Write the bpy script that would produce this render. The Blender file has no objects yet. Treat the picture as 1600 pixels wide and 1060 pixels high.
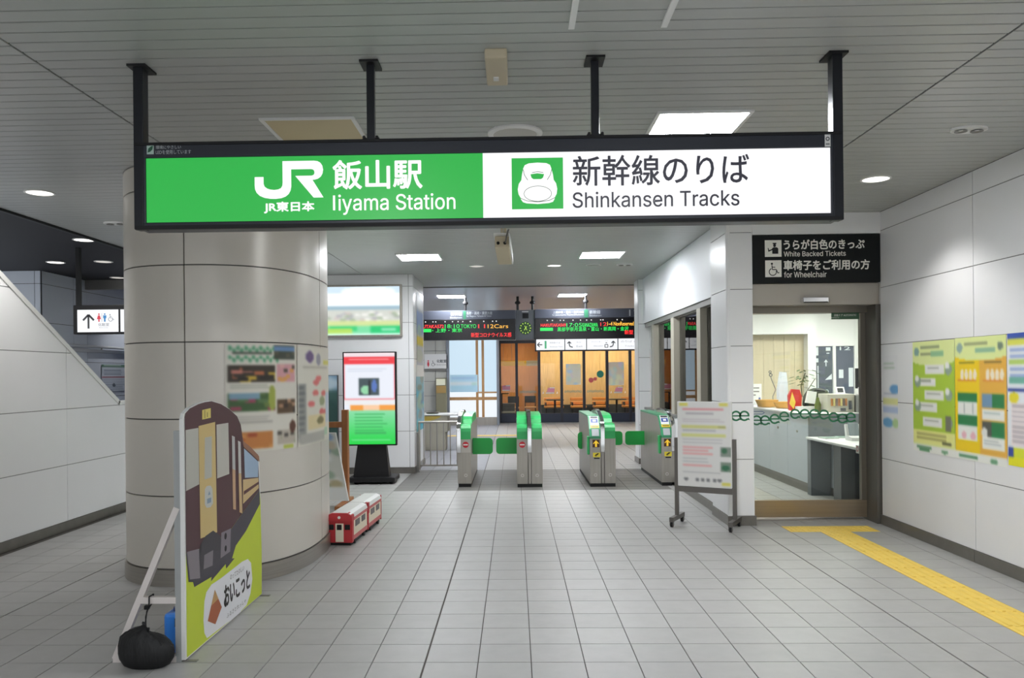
import bpy, bmesh, math, random
import numpy as np
random.seed(7)
rng = np.random.default_rng(7)
PI = math.pi
SC = bpy.context.scene
COL = SC.collection

# ------------------------------------------------------------------ camera
H = 1.625
f_px, cx, cy, th, ro = 1240.0, 777.0, 585.3, 0.0218, 0.0099
cam_d = bpy.data.cameras.new('camera')
cam = bpy.data.objects.new('camera', cam_d)
COL.objects.link(cam)
cam_d.sensor_fit = 'HORIZONTAL'
cam_d.sensor_width = 36.0
cam_d.lens = 36.0 * f_px / 1600.0
cam_d.shift_x = (800 - cx) / 1600.0
cam_d.shift_y = (cy - 530) / 1600.0
cam_d.clip_end = 200
from mathutils import Matrix, Vector
Fw = Vector((-math.sin(th), math.cos(th), 0)); Rr = Vector((math.cos(th), math.sin(th), 0)); Uz = Vector((0, 0, 1))
Rc = Rr * math.cos(ro) - Uz * math.sin(ro)
Uc = Rr * math.sin(ro) + Uz * math.cos(ro)
m4 = Matrix.Identity(4)
for i in range(3):
    m4[i][0] = Rc[i]; m4[i][1] = Uc[i]; m4[i][2] = -Fw[i]
m4[2][3] = H
cam.matrix_world = m4
SC.camera = cam

# ------------------------------------------------------------------ world, exposure, light levels
SC.view_settings.view_transform = 'Standard'
SC.view_settings.look = 'None'
SC.view_settings.gamma = 1.0
SC.view_settings.use_curve_mapping = False
SC.view_settings.exposure = 0.0
w = bpy.data.worlds.new('world'); SC.world = w
w.use_nodes = True
w.node_tree.nodes['Background'].inputs[0].default_value = (0.93, 0.97, 1.0, 1)
w.node_tree.nodes['Background'].inputs[1].default_value = 1.35
PANEL_L = 73.0      # ceiling light panels
DOWN_L = 4.0        # round downlights, lamp face
DOWN_W = 62.0       # round downlights, beam
OFFICE_L = 40.0     # ticket office light panels
SHOP_L = 34.0        # cafe ceiling lights
try:
    SC.cycles.use_denoising = True
    SC.cycles.max_bounces = 10
    SC.cycles.diffuse_bounces = 7
    SC.cycles.glossy_bounces = 4
    SC.cycles.transparent_max_bounces = 12
    SC.cycles.sample_clamp_indirect = 6.0
    SC.cycles.caustics_reflective = False
    SC.cycles.caustics_refractive = False
except Exception:
    pass

# ------------------------------------------------------------------ materials
def lin(c):
    c = c / 255.0
    return c / 12.92 if c <= 0.04045 else ((c + 0.055) / 1.055) ** 2.4
def rgb(t): return (lin(t[0]), lin(t[1]), lin(t[2]), 1)
MATS = {}
def mat(name, col, rough=0.5, metal=0.0, spec=0.5, var=0.0, scale=3.0, stretch=(1, 1, 1), bump=0.0, rnd=0.0):
    if name in MATS: return MATS[name]
    m = bpy.data.materials.new(name); m.use_nodes = True
    nt = m.node_tree; b = nt.nodes['Principled BSDF']
    b.inputs['Base Color'].default_value = rgb(col)
    b.inputs['Roughness'].default_value = rough
    b.inputs['Metallic'].default_value = metal
    b.inputs['Specular IOR Level'].default_value = spec
    if var or bump:
        tc = nt.nodes.new('ShaderNodeTexCoord'); mp = nt.nodes.new('ShaderNodeMapping')
        geo = nt.nodes.new('ShaderNodeNewGeometry')
        nz = nt.nodes.new('ShaderNodeTexNoise')
        nt.links.new(geo.outputs['Position'], mp.inputs['Vector'])
        mp.inputs['Scale'].default_value = stretch
        nt.links.new(mp.outputs[0], nz.inputs['Vector'])
        nz.inputs['Scale'].default_value = scale
        nz.inputs['Detail'].default_value = 5
        if var:
            hs = nt.nodes.new('ShaderNodeMix'); hs.data_type = 'RGBA'; hs.blend_type = 'MULTIPLY'
            mr = nt.nodes.new('ShaderNodeMapRange')
            mr.inputs['From Min'].default_value = 0.3; mr.inputs['From Max'].default_value = 0.7
            mr.inputs['To Min'].default_value = 1 - var; mr.inputs['To Max'].default_value = 1 + var
            nt.links.new(nz.outputs['Fac'], mr.inputs['Value'])
            hs.inputs[0].default_value = 1.0
            hs.inputs[6].default_value = rgb(col)
            last = mr.outputs[0]
            if rnd:
                oi = nt.nodes.new('ShaderNodeObjectInfo')
                mr2 = nt.nodes.new('ShaderNodeMapRange')
                mr2.inputs['To Min'].default_value = 1 - rnd; mr2.inputs['To Max'].default_value = 1 + rnd
                nt.links.new(oi.outputs['Random'], mr2.inputs['Value'])
                mu = nt.nodes.new('ShaderNodeMath'); mu.operation = 'MULTIPLY'
                nt.links.new(last, mu.inputs[0]); nt.links.new(mr2.outputs[0], mu.inputs[1])
                last = mu.outputs[0]
            nt.links.new(last, hs.inputs[7])
            nt.links.new(hs.outputs[2], b.inputs['Base Color'])
        if bump:
            bp = nt.nodes.new('ShaderNodeBump'); bp.inputs['Strength'].default_value = bump
            bp.inputs['Distance'].default_value = 0.01
            nt.links.new(nz.outputs['Fac'], bp.inputs['Height']); nt.links.new(bp.outputs[0], b.inputs['Normal'])
    MATS[name] = m
    return m
def emit(name, col, strength=1.0, gloss=False):
    if name in MATS: return MATS[name]
    m = bpy.data.materials.new(name); m.use_nodes = True
    b = m.node_tree.nodes['Principled BSDF']
    b.inputs['Base Color'].default_value = (0.02, 0.02, 0.02, 1) if not gloss else rgb((60, 60, 60))
    b.inputs['Roughness'].default_value = 0.3
    b.inputs['Emission Color'].default_value = rgb(col)
    b.inputs['Emission Strength'].default_value = strength
    MATS[name] = m
    return m
def attr_mat(name, lit=0.0, rough=0.45):
    m = bpy.data.materials.new(name); m.use_nodes = True
    nt = m.node_tree; b = nt.nodes['Principled BSDF']
    a = nt.nodes.new('ShaderNodeVertexColor'); a.layer_name = 'Col'
    b.inputs['Roughness'].default_value = rough
    if lit:
        b.inputs['Base Color'].default_value = (0.02, 0.02, 0.02, 1)
        nt.links.new(a.outputs[0], b.inputs['Emission Color']); b.inputs['Emission Strength'].default_value = lit
    else:
        nt.links.new(a.outputs[0], b.inputs['Base Color'])
    return m
def glass_mat(name, ior=1.5, tint=(245, 250, 248), rough=0.0, base=0.0):
    m = bpy.data.materials.new(name); m.use_nodes = True
    nt = m.node_tree; nt.nodes.remove(nt.nodes['Principled BSDF'])
    out = nt.nodes['Material Output']
    tr = nt.nodes.new('ShaderNodeBsdfTransparent'); tr.inputs[0].default_value = rgb(tint)
    gl = nt.nodes.new('ShaderNodeBsdfGlossy'); gl.inputs['Roughness'].default_value = rough
    fr = nt.nodes.new('ShaderNodeFresnel'); fr.inputs[0].default_value = ior
    mx = nt.nodes.new('ShaderNodeMixShader')
    nt.links.new(fr.outputs[0], mx.inputs[0]); nt.links.new(tr.outputs[0], mx.inputs[1]); nt.links.new(gl.outputs[0], mx.inputs[2])
    nt.links.new(mx.outputs[0], out.inputs[0])
    return m

M_TILE = mat('floor_tile', (170, 169, 167), 0.42, 0, 0.45, var=0.035, scale=9, rnd=0.03)
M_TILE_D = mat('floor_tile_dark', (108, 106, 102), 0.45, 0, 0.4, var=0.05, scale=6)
M_TILE_B = mat('floor_tile_blue', (150, 150, 156), 0.4, 0, 0.4, var=0.05, scale=6)
M_GROUT = mat('grout', (92, 88, 84), 0.9)
M_YEL = mat('tactile_yellow', (242, 208, 98), 0.6, 0, 0.3, var=0.05, scale=14)
M_STRIP = mat('ceiling_strip', (174, 176, 173), 0.32, 0, 0.5, var=0.02, scale=2)
M_CEILGAP = mat('ceiling_gap', (34, 32, 31), 0.8)
M_CEILFAR = mat('ceiling_gloss', (180, 180, 186), 0.3, 0, 0.35)
M_DARKCEIL = mat('ceiling_dark', (34, 34, 40), 0.6, 0, 0.3)
M_PANEL = mat('wall_panel', (240, 240, 241), 0.33, 0, 0.5, var=0.012, scale=2)
M_PANELGAP = mat('wall_joint', (140, 140, 140), 0.8)
M_PILLAR = mat('pillar_panel', (216, 210, 200), 0.34, 0.1, 0.5, var=0.015, scale=2)
M_PILGAP = mat('pillar_joint', (95, 92, 88), 0.8)
M_STAIRWALL = mat('stair_wall', (206, 213, 226), 0.4)
M_STEEL = mat('brushed_steel', (168, 163, 154), 0.36, 0.45, 0.5, var=0.08, scale=30, stretch=(1, 1, 0.03))
M_STEELH = mat('brushed_steel_flat', (168, 163, 155), 0.3, 0.6, 0.5, var=0.08, scale=30, stretch=(0.05, 0.05, 3))
M_BASE = mat('baseboard_steel', (128, 124, 118), 0.35, 0.6, 0.5, var=0.06, scale=10)
M_CHROME = mat('chrome', (215, 215, 215), 0.12, 1.0)
M_FRAME = mat('sign_frame', (48, 51, 60), 0.32, 0.2, 0.5)
M_POST = mat('sign_post', (38, 40, 46), 0.28, 0.4, 0.5)
M_BLACK = mat('black_paint', (22, 22, 24), 0.5, 0, .35)
M_DARKG = mat('dark_grey', (72, 74, 78), 0.45)
M_WHITE = mat('white_paint', (235, 235, 233), 0.45)
M_CREAM = mat('cream_plastic', (205, 192, 165), 0.5)
M_CREAMOFF = mat('unlit_diffuser', (205, 190, 150), 0.5)
M_GREEN = mat('gate_green', (52, 176, 98), 0.3, 0, 0.5)
M_FLAP = mat('flap_green', (24, 150, 62), 0.35, 0, 0.5)
M_GREY = mat('grey_metal', (132, 130, 126), 0.4, 0.5)
M_WOODF = mat('window_wood', (190, 145, 95), 0.5, var=0.1, scale=8, stretch=(1, 1, .1))
M_WOOD = mat('cafe_wood', (226, 188, 132), 0.5, var=0.16, scale=10, stretch=(6, 6, 0.25))
M_WOODO = mat('cafe_wood_orange', (212, 146, 82), 0.5, var=0.16, scale=10, stretch=(6, 6, 0.25))
M_WOODB = mat('stand_wood', (150, 95, 50), 0.5, var=0.15, scale=12, stretch=(3, 3, .2))
M_BEIGEW = mat('office_wood', (200, 188, 160), 0.5, var=0.05, scale=6, stretch=(4, 4, 0.3))
M_GLASS = glass_mat('clear_glass', 1.5)
M_GLASSR = glass_mat('office_window_glass', 1.75, (238, 244, 240))
M_LIT = emit('panel_lit', (248, 251, 255), PANEL_L)
M_DLIT = emit('downlight_lit', (255, 250, 240), DOWN_L)
M_DIM = emit('downlight_dim', (255, 250, 240), 0.7)
M_OLIT = emit('office_lit', (255, 252, 245), OFFICE_L)
M_SLIT = emit('shop_lit', (255, 236, 206), SHOP_L)
M_SGREEN = emit('sign_green', (40, 178, 70), 1.0)
M_SWHITE = emit('sign_white', (253, 253, 255), 1.0, True)
M_INK = emit('sign_ink', (40, 40, 52), 1.0)
M_INKL = emit('sign_letter_white', (255, 255, 255), 1.05)
M_LGREEN = emit('led_green', (30, 225, 90), 1.3)
M_LRED = emit('led_red', (250, 45, 45), 1.3)
M_LORA = emit('led_orange', (255, 190, 70), 1.3)
M_LWHITE = emit('led_white', (255, 255, 250), 1.2)
M_LBOX = emit('guide_white', (250, 252, 255), 1.0)
M_FROST = emit('frosted_daylight', (208, 232, 248), 0.95)
M_FROSTW = emit('frosted_daylight_low', (240, 246, 252), 1.0)
M_PRINT = attr_mat('poster_print')
M_SCREEN = attr_mat('screen_print', 1.0, 0.25)
M_LIGHTBOX = attr_mat('lightbox_print', 1.15, 0.25)

# ------------------------------------------------------------------ mesh helpers
class MB:
    def __init__(s): s.v = []; s.f = []
    def add(s, vs, fs):
        n = len(s.v); s.v += [tuple(p) for p in vs]; s.f += [tuple(i + n for i in q) for q in fs]; return s
    def box(s, x0, x1, y0, y1, z0, z1):
        return s.add([(x0, y0, z0), (x1, y0, z0), (x1, y1, z0), (x0, y1, z0), (x0, y0, z1), (x1, y0, z1), (x1, y1, z1), (x0, y1, z1)],
                     [(3, 2, 1, 0), (4, 5, 6, 7), (0, 1, 5, 4), (1, 2, 6, 5), (2, 3, 7, 6), (3, 0, 4, 7)])
    def bbox(s, x0, x1, y0, y1, z0, z1, b=0.01):        # chamfered box
        bm = bmesh.new()
        r = bmesh.ops.create_cube(bm, size=1.0)
        for q in bm.verts:
            q.co = Vector(((x0 + x1) / 2 + q.co.x * (x1 - x0), (y0 + y1) / 2 + q.co.y * (y1 - y0), (z0 + z1) / 2 + q.co.z * (z1 - z0)))
        bmesh.ops.bevel(bm, geom=list(bm.edges), offset=b, segments=2, affect='EDGES', profile=0.5)
        bm.verts.index_update()
        s.add([q.co[:] for q in bm.verts], [[v.index for v in fc.verts] for fc in bm.faces]); bm.free(); return s
    def prism(s, pts, a0, a1, axis='x'):                # polygon in the two other axes, extruded along axis
        n = len(pts)
        def mk(p, a): return (a, p[0], p[1]) if axis == 'x' else ((p[0], a, p[1]) if axis == 'y' else (p[0], p[1], a))
        vs = [mk(p, a0) for p in pts] + [mk(p, a1) for p in pts]
        fs = [tuple(range(n - 1, -1, -1)), tuple(range(n, 2 * n))] + [(i, (i + 1) % n, n + (i + 1) % n, n + i) for i in range(n)]
        return s.add(vs, fs)
    def poly(s, pts, d, face='-y'):                     # flat polygon
        if face in ('-y', '+y'): vs = [(a, d, b) for a, b in pts]
        elif face in ('+x', '-x'): vs = [(d, a, b) for a, b in pts]
        else: vs = [(a, b, d) for a, b in pts]
        return s.add(vs, [tuple(range(len(pts)))])
    def rect(s, a0, a1, b0, b1, d, face='-y'): return s.poly([(a0, b0), (a1, b0), (a1, b1), (a0, b1)], d, face)
    def disc(s, a, b, r, d, face='-y', n=20, ry=None):
        ry = ry or r
        return s.poly([(a + r * math.cos(2 * PI * i / n), b + ry * math.sin(2 * PI * i / n)) for i in range(n)], d, face)
    def ring(s, a, b, r0, r1, d, face='-y', n=20, t0=0.0, t1=2 * PI):
        for i in range(n):
            u, v = t0 + (t1 - t0) * i / n, t0 + (t1 - t0) * (i + 1) / n
            s.poly([(a + r0 * math.cos(u), b + r0 * math.sin(u)), (a + r1 * math.cos(u), b + r1 * math.sin(u)),
                    (a + r1 * math.cos(v), b + r1 * math.sin(v)), (a + r0 * math.cos(v), b + r0 * math.sin(v))], d, face)
        return s
    def tube(s, p0, p1, r, n=12, r1=None, caps=True):
        p0, p1 = Vector(p0), Vector(p1); ax = (p1 - p0).normalized(); r1 = r if r1 is None else r1
        a = ax.orthogonal().normalized(); b = ax.cross(a)
        vs = []
        for p, rr in ((p0, r), (p1, r1)):
            for i in range(n):
                t = 2 * PI * i / n; vs.append(p + a * rr * math.cos(t) + b * rr * math.sin(t))
        fs = [(i, (i + 1) % n, n + (i + 1) % n, n + i) for i in range(n)]
        if caps: fs += [tuple(range(n - 1, -1, -1)), tuple(range(n, 2 * n))]
        return s.add(vs, fs)
    def path(s, pts, r, n=8):
        for a, b in zip(pts[:-1], pts[1:]): s.tube(a, b, r, n)
        return s
    def bar(s, p0, p1, w_, t_, up=(0, 1, 0)):           # rectangular bar
        p0, p1 = Vector(p0), Vector(p1); ax = (p1 - p0).normalized(); u = Vector(up); u = (u - ax * u.dot(ax)).normalized(); v = ax.cross(u)
        vs = []
        for p in (p0, p1):
            for i, j in ((-1, -1), (1, -1), (1, 1), (-1, 1)): vs.append(p + u * (w_ / 2 * i) + v * (t_ / 2 * j))
        return s.add(vs, [(3, 2, 1, 0), (4, 5, 6, 7), (0, 1, 5, 4), (1, 2, 6, 5), (2, 3, 7, 6), (3, 0, 4, 7)])
    def lathe(s, prof, c, n=16):                        # (r, z) profile about a vertical axis
        k = len(prof); vs = []
        for i in range(n):
            t = 2 * PI * i / n
            vs += [(c[0] + r * math.cos(t), c[1] + r * math.sin(t), c[2] + z) for r, z in prof]
        fs = []
        for i in range(n):
            j = (i + 1) % n
            for q in range(k - 1): fs.append((i * k + q, j * k + q, j * k + q + 1, i * k + q + 1))
        return s.add(vs, fs)
    def text(s, body, a0, a1, b0, b1, d, face='-y', bold=0.0, sans=False):
        vs, fs = text_mesh(body, sans)
        P = np.array(vs); mn, mx = P.min(0), P.max(0)
        A = a0 + (P[:, 0] - mn[0]) / (mx[0] - mn[0]) * (a1 - a0)
        B = b0 + (P[:, 1] - mn[1]) / (mx[1] - mn[1]) * (b1 - b0)
        e = bold * (b1 - b0)
        sh = [(0, 0)] if not bold else [(e * math.cos(q), e * math.sin(q)) for q in (0, PI / 2, PI, 3 * PI / 2, .8, 2.3, 3.9, 5.5)]
        for k_, (dx, dz) in enumerate(sh):
            if face == '-y': w3 = [(a + dx, d - k_ * .0003, b + dz) for a, b in zip(A, B)]
            else: w3 = [(d + k_ * .0003, a + dx, b + dz) for a, b in zip(A, B)]
            s.add(w3, fs)
        return s
TXT = {}
try:
    import os
    LATIN = bpy.data.fonts.load(os.path.join(bpy.utils.system_resource('DATAFILES'), 'fonts', 'Inter.woff2'))
except Exception:
    LATIN = None
from mathutils.geometry import tessellate_polygon
def text_mesh(body, sans=False):
    """outlines of the lettering, every contour filled on its own so that overlapping strokes stay solid"""
    key = (body, sans)
    if key in TXT: return TXT[key]
    c = bpy.data.curves.new('lettering', 'FONT'); c.body = body; c.resolution_u = 3; c.size = 1.0; c.fill_mode = 'NONE'
    if LATIN and sans: c.font = LATIN
    o = bpy.data.objects.new('lettering', c); COL.objects.link(o)
    bpy.context.view_layer.update()
    m = bpy.data.meshes.new_from_object(o.evaluated_get(bpy.context.evaluated_depsgraph_get()))
    co = [tuple(v.co[:2]) for v in m.vertices]; nb = {}
    for e in m.edges:
        a, b = e.vertices; nb.setdefault(a, []).append(b); nb.setdefault(b, []).append(a)
    bpy.data.objects.remove(o); bpy.data.curves.remove(c); bpy.data.meshes.remove(m)
    seen = set(); loops = []
    for v0 in range(len(co)):
        if v0 in seen or v0 not in nb: continue
        lp = [v0]; seen.add(v0); prev = None; cur = v0
        while True:
            nx = [q for q in nb[cur] if q != prev and q not in seen]
            if not nx: break
            prev, cur = cur, (nx[0] if cur != v0 else min(nx)); seen.add(cur); lp.append(cur)
        if len(lp) > 2: loops.append(lp)
    def area(lp): return sum(co[lp[i - 1]][0] * co[lp[i]][1] - co[lp[i]][0] * co[lp[i - 1]][1] for i in range(len(lp))) / 2
    def inside(p, lp):
        r = False
        for i in range(len(lp)):
            (x1, y1), (x2, y2) = co[lp[i - 1]], co[lp[i]]
            if (y1 > p[1]) != (y2 > p[1]) and p[0] < (x2 - x1) * (p[1] - y1) / (y2 - y1) + x1: r = not r
        return r
    A = [area(l) for l in loops]
    big = max(range(len(loops)), key=lambda i: abs(A[i])); sg_ = 1 if A[big] > 0 else -1
    outs = [i for i in range(len(loops)) if A[i] * sg_ > 0]; holes = [i for i in range(len(loops)) if A[i] * sg_ < 0]
    own = {i: [] for i in outs}
    for h in holes:
        for i in outs:
            if sum(inside(co[q], loops[i]) for q in loops[h][::3]) > len(loops[h][::3]) * .6: own[i].append(h)
    vs, fs = [], []
    for i in outs:
        polys = [loops[i]] + [loops[h] for h in own[i]]
        flat = [q for p in polys for q in p]; n0 = len(vs)
        vs += [co[q] for q in flat]
        for t in tessellate_polygon([[Vector((co[q][0], co[q][1], 0)) for q in p] for p in polys]): fs.append(tuple(n0 + k for k in t))
    TXT[key] = (vs, fs)
    return vs, fs

ORG = {}
def build(name, mb, m, parent=None, smooth=False, label=None, local=False):
    off = (0, 0, 0) if (parent is None or local) else ORG.get(parent.name, (0, 0, 0))
    me = bpy.data.meshes.new(name)
    if off is None or off == (0, 0, 0): vs = mb.v
    else: vs = [(a - off[0], b - off[1], c - off[2]) for a, b, c in mb.v]
    me.from_pydata(vs, [], mb.f); me.update()
    if m: me.materials.append(m)
    if smooth:
        me.polygons.foreach_set('use_smooth', [True] * len(me.polygons))
        try: me.set_sharp_from_angle(angle=0.7)
        except Exception: pass
    o = bpy.data.objects.new(name, me); COL.objects.link(o)
    if parent: o.parent = parent
    ORG[o.name] = off
    if label: o['label'] = label
    if name in ('lettering', 'small_lettering', 'notice_lettering', 'symbol_lines', 'led_heading', 'led_time', 'led_train', 'led_cars', 'decal', 'numerals', 'arrows', 'text_lines', 'ring_decal', 'foliage', 'notice_edge', 'bolt_print', 'plate_gap', 'sticker_symbol', 'wheelchair_mark', 'emblem_mark'): o['kind'] = 'stuff'
    return o
part = build
def thing(name, label, cat, loc=(0, 0, 0), group=None, rz=0.0):
    o = bpy.data.objects.new(name, None); COL.objects.link(o)
    o.location = loc; o.rotation_euler = (0, 0, rz); o.empty_display_size = 0.1
    o['label'] = label; o['category'] = cat
    if group: o['group'] = group
    ORG[o.name] = tuple(loc) if rz == 0 else (0, 0, 0)
    return o
def tag(o, label, cat, group=None):
    o['label'] = label; o['category'] = cat
    if group: o['group'] = group
    return o
def struct(name, mb, m, smooth=False):
    o = build(name, mb, m, None, smooth); o['kind'] = 'structure'; return o
def lk(name, me, parent, loc):
    o = bpy.data.objects.new(name, me); COL.objects.link(o); o.parent = parent; o.location = loc; return o
def mesh_of(mb, m, name):
    me = bpy.data.meshes.new(name); me.from_pydata(mb.v, [], mb.f); me.materials.append(m); return me
def clone(o, parent=None):
    c = o.copy(); COL.objects.link(c); c.parent = parent
    for ch in list(o.children): clone(ch, c)
    return c

# ---- flat prints: a fine grid carrying colour per vertex, painted here by small routines
def canvas(W, Hh, c): return np.ones((Hh, W, 3)) * np.array(c, float)
def pr(im, x0, y0, x1, y1, c):
    Hh, W, _ = im.shape
    im[int(round(y0 * Hh)):max(int(round(y1 * Hh)), int(round(y0 * Hh)) + 1), int(round(x0 * W)):max(int(round(x1 * W)), int(round(x0 * W)) + 1)] = c
def pd(im, x, y, r, c, ry=None):
    Hh, W, _ = im.shape; ry = ry or r
    yy, xx = np.mgrid[0:Hh, 0:W]
    im[((xx / W - x) / r) ** 2 + ((yy / Hh - y) / ry) ** 2 < 1] = c
def plines(im, x0, y0, x1, y1, n, c, fill=0.8):
    for i in range(n):
        a = y0 + (y1 - y0) * i / n
        e = x0 + (x1 - x0) * (fill + (1 - fill) * rng.random())
        pr(im, x0, a, e, a + (y1 - y0) / n * 0.5, c)
def pphoto(im, x0, y0, x1, y1, cols, n=14):
    Hh, W, _ = im.shape
    X0, X1, Y0, Y1 = int(x0 * W), max(int(x1 * W), int(x0 * W) + 1), int(y0 * Hh), max(int(y1 * Hh), int(y0 * Hh) + 1)
    im[Y0:Y1, X0:X1] = cols[0]
    for _ in range(n):
        a, b = rng.integers(X0, X1), rng.integers(Y0, Y1)
        s1, s2 = max(1, int((X1 - X0) * 0.22)), max(1, int((Y1 - Y0) * 0.25))
        im[b:min(b + s2, Y1), a:min(a + s1, X1)] = cols[rng.integers(0, len(cols))]
def blur(im, k=1):
    for _ in range(k):
        p = np.pad(im, ((1, 1), (1, 1), (0, 0)), 'edge')
        im = (p[:-2, 1:-1] + p[2:, 1:-1] + p[1:-1, :-2] + p[1:-1, 2:] + 2 * p[1:-1, 1:-1]) / 6
    return im
def sheet(name, im, fn, m, parent=None, thick=None):
    """grid print; fn(s, t) -> point, s to the right 0..1, t downwards 0..1"""
    Hh, W, _ = im.shape
    vs = [fn(i / (W - 1), j / (Hh - 1)) for j in range(Hh) for i in range(W)]
    fs = [(j * W + i, j * W + i + 1, (j + 1) * W + i + 1, (j + 1) * W + i) for j in range(Hh - 1) for i in range(W - 1)]
    mb = MB(); mb.v = vs; mb.f = fs
    o = build(name, mb, m, parent, True)
    at = o.data.color_attributes.new('Col', 'FLOAT_COLOR', 'POINT')
    c = np.clip(im, 0, 255).reshape(-1, 3) / 255.0
    l = np.where(c <= 0.04045, c / 12.92, ((c + 0.055) / 1.055) ** 2.4)
    at.data.foreach_set('color', np.concatenate([l, np.ones((len(l), 1))], 1).astype(np.float32).ravel())
    return o
def flat_fn(face, d, a0, a1, b0, b1):
    """a0 is the left edge as read, b1 the top"""
    if face == '-y': return lambda s, t: (a0 + (a1 - a0) * s, d, b1 + (b0 - b1) * t)
    return lambda s, t: (d, a0 + (a1 - a0) * s, b1 + (b0 - b1) * t)

ZC = 3.30
# ================================================================== SETTING: floor
TX, TY, TP, TQ = 0.078, 4.475, 0.3, 0.3012
fl_mb = MB(); fl_mb.box(-9, 9, -6.5, 32, -0.1, -0.006)
floor = struct('floor', fl_mb, M_GROUT)
def tile_mesh(x0, x1, y0, y1): return MB().box(x0, x1, y0, y1, -0.012, 0.0)
THICK = (-0.522, 2.478, -3.522)
def col_span(i):
    x0 = TX + i * TP; x1 = x0 + TP
    g0 = 0.006 if min(abs(x0 - q) for q in THICK) < 0.02 else 0.003
    g1 = 0.006 if min(abs(x1 - q) for q in THICK) < 0.02 else 0.003
    return x0 + g0, x1 - g1
tme = {}
def in_pillar(x, y): return (abs((x + 2.555) / 0.8)) ** 2.5 + (abs((y - 7.2) / 1.1)) ** 2.5 < 0.8
stem_col = 10
def is_yellow(i, j):
    return (i == stem_col and -20 <= j <= 11) or (j == 12 and 9 <= i <= 11)
far = MB(); dark = MB(); blue = MB(); ntile = 0
for j in range(-36, 76):
    y0 = TY + j * TQ
    for i in range(-30, 30):
        x0, x1 = col_span(i); xm, ym = (x0 + x1) / 2, y0 + TQ / 2
        if is_yellow(i, j): continue
        if ym > 27 or (xm < -4.8 and ym < 12) or (xm > 3.87 and ym < 8.6): continue
        vis = 4.15 < ym < 7.75 and abs(xm - (0.03 * ym)) < 0.655 * ym + 0.25 and not in_pillar(xm, ym)
        if vis and ntile < 298:
            key = (round(x1 - x0, 4))
            if key not in tme: tme[key] = mesh_of(tile_mesh(-(x1 - x0) / 2, (x1 - x0) / 2, -TQ / 2 + .003, TQ / 2 - .003), M_TILE, 'tile')
            lk('tile', tme[key], floor, (xm, ym, 0)); ntile += 1
        else:
            q = far
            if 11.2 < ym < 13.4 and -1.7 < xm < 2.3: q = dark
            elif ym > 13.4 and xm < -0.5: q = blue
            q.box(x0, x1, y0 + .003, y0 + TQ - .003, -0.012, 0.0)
for nm, q, m in (('tile_field', far, M_TILE), ('dark_tile_field', dark, M_TILE_D), ('grey_tile_field', blue, M_TILE_B)):
    o = build(nm, q, m, floor); o['kind'] = 'stuff'
# tactile paving
bars = MB(); bars.box(-.147, .147, -TQ / 2 + .003, TQ / 2 - .003, -0.01, 0.001)
for k in range(4):
    x = -0.105 + k * 0.07
    bars.prism([(x - .014, .001), (x - .009, .006), (x + .009, .006), (x + .014, .001)], -.14, .14, 'y')
dots = MB(); dots.box(-.147, .147, -TQ / 2 + .003, TQ / 2 - .003, -0.01, 0.001)
for a in range(5):
    for b in range(5):
        dots.tube((-.11 + a * .055, -.11 + b * .055, .001), (-.11 + a * .055, -.11 + b * .055, .006), .013, 8, .008)
me_b, me_d = mesh_of(bars, M_YEL, 'guide'), mesh_of(dots, M_YEL, 'warning')
for j in range(-4, 13):
    for i in range(8, 13):
        if is_yellow(i, j):
            lk('tactile_tile', me_d if (j == 12 or j == 11) else me_b, floor, (TX + (i + .5) * TP, TY + (j + .5) * TQ, 0.0))
o = build('tactile_line', MB().box(-3.5, 0.6, 20.9, 21.2, 0.001, 0.006), M_YEL, floor)

# ================================================================== ceiling
cl = struct('ceiling', MB().box(-5.02, 7.2, -6.5, 15.12, ZC + 0.008, ZC + 0.12), M_CEILGAP)
SP = 0.1126
cols = ((-5.0, -2.517, 0.035), (-2.503, 2.474, 0.0), (2.488, 3.87, -0.03))
lights_xy = [(-1.33, 5.41), (1.24, 5.41), (-1.33, 11.21), (1.24, 11.21)]
rest = MB()
for a, b, dy in cols:
    sm = MB(); L = (b - a) / 2
    sm.prism([(-SP / 2 + .004, .012), (-SP / 2 + .003, .002), (-SP / 2 + .008, 0), (SP / 2 - .008, 0), (SP / 2 - .003, .002), (SP / 2 - .004, .012)], -L, L, 'x')
    me = mesh_of(sm, M_STRIP, 'strip')
    y = -6.4 + dy
    while y < 15.08:
        if 3.35 < y < 8.25: lk('ceiling_strip', me, cl, ((a + b) / 2, y, ZC))
        else:
            for p in [sm]:
                rest.add([(q[0] + (a + b) / 2, q[1] + y, q[2] + ZC) for q in p.v], p.f)
        y += SP
o = build('strip_field', rest, M_STRIP, cl); o['kind'] = 'stuff'
struct('ceiling.001', MB().box(-5.02, 7.2, 15.16, 32, ZC, ZC + 0.1), M_CEILFAR)
struct('trim_1', MB().box(-5.0, 2.35, 15.1, 15.16, ZC - 0.012, ZC + 0.05), M_GREY)
# dark soffit over the stairs
dc = struct('ceiling.002', MB().box(-9, -5.05, -6.5, 18, ZC, ZC + 0.1), M_DARKCEIL)
struct('trim_2', MB().box(-5.06, -5.02, -6.5, 18, ZC - 0.02, ZC + 0.05), M_BLACK)
struct('trim_3', MB().box(-7.3, -4.2, 13.36, 13.46, 3.14, ZC), M_GREY)
# inspection hatch rails in the ceiling
hr = struct('trim_4', MB().box(.275, .305, 3.3, 3.84, ZC - .012, ZC).box(.72, .75, 3.3, 3.84, ZC - .012, ZC), M_WHITE)

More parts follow.
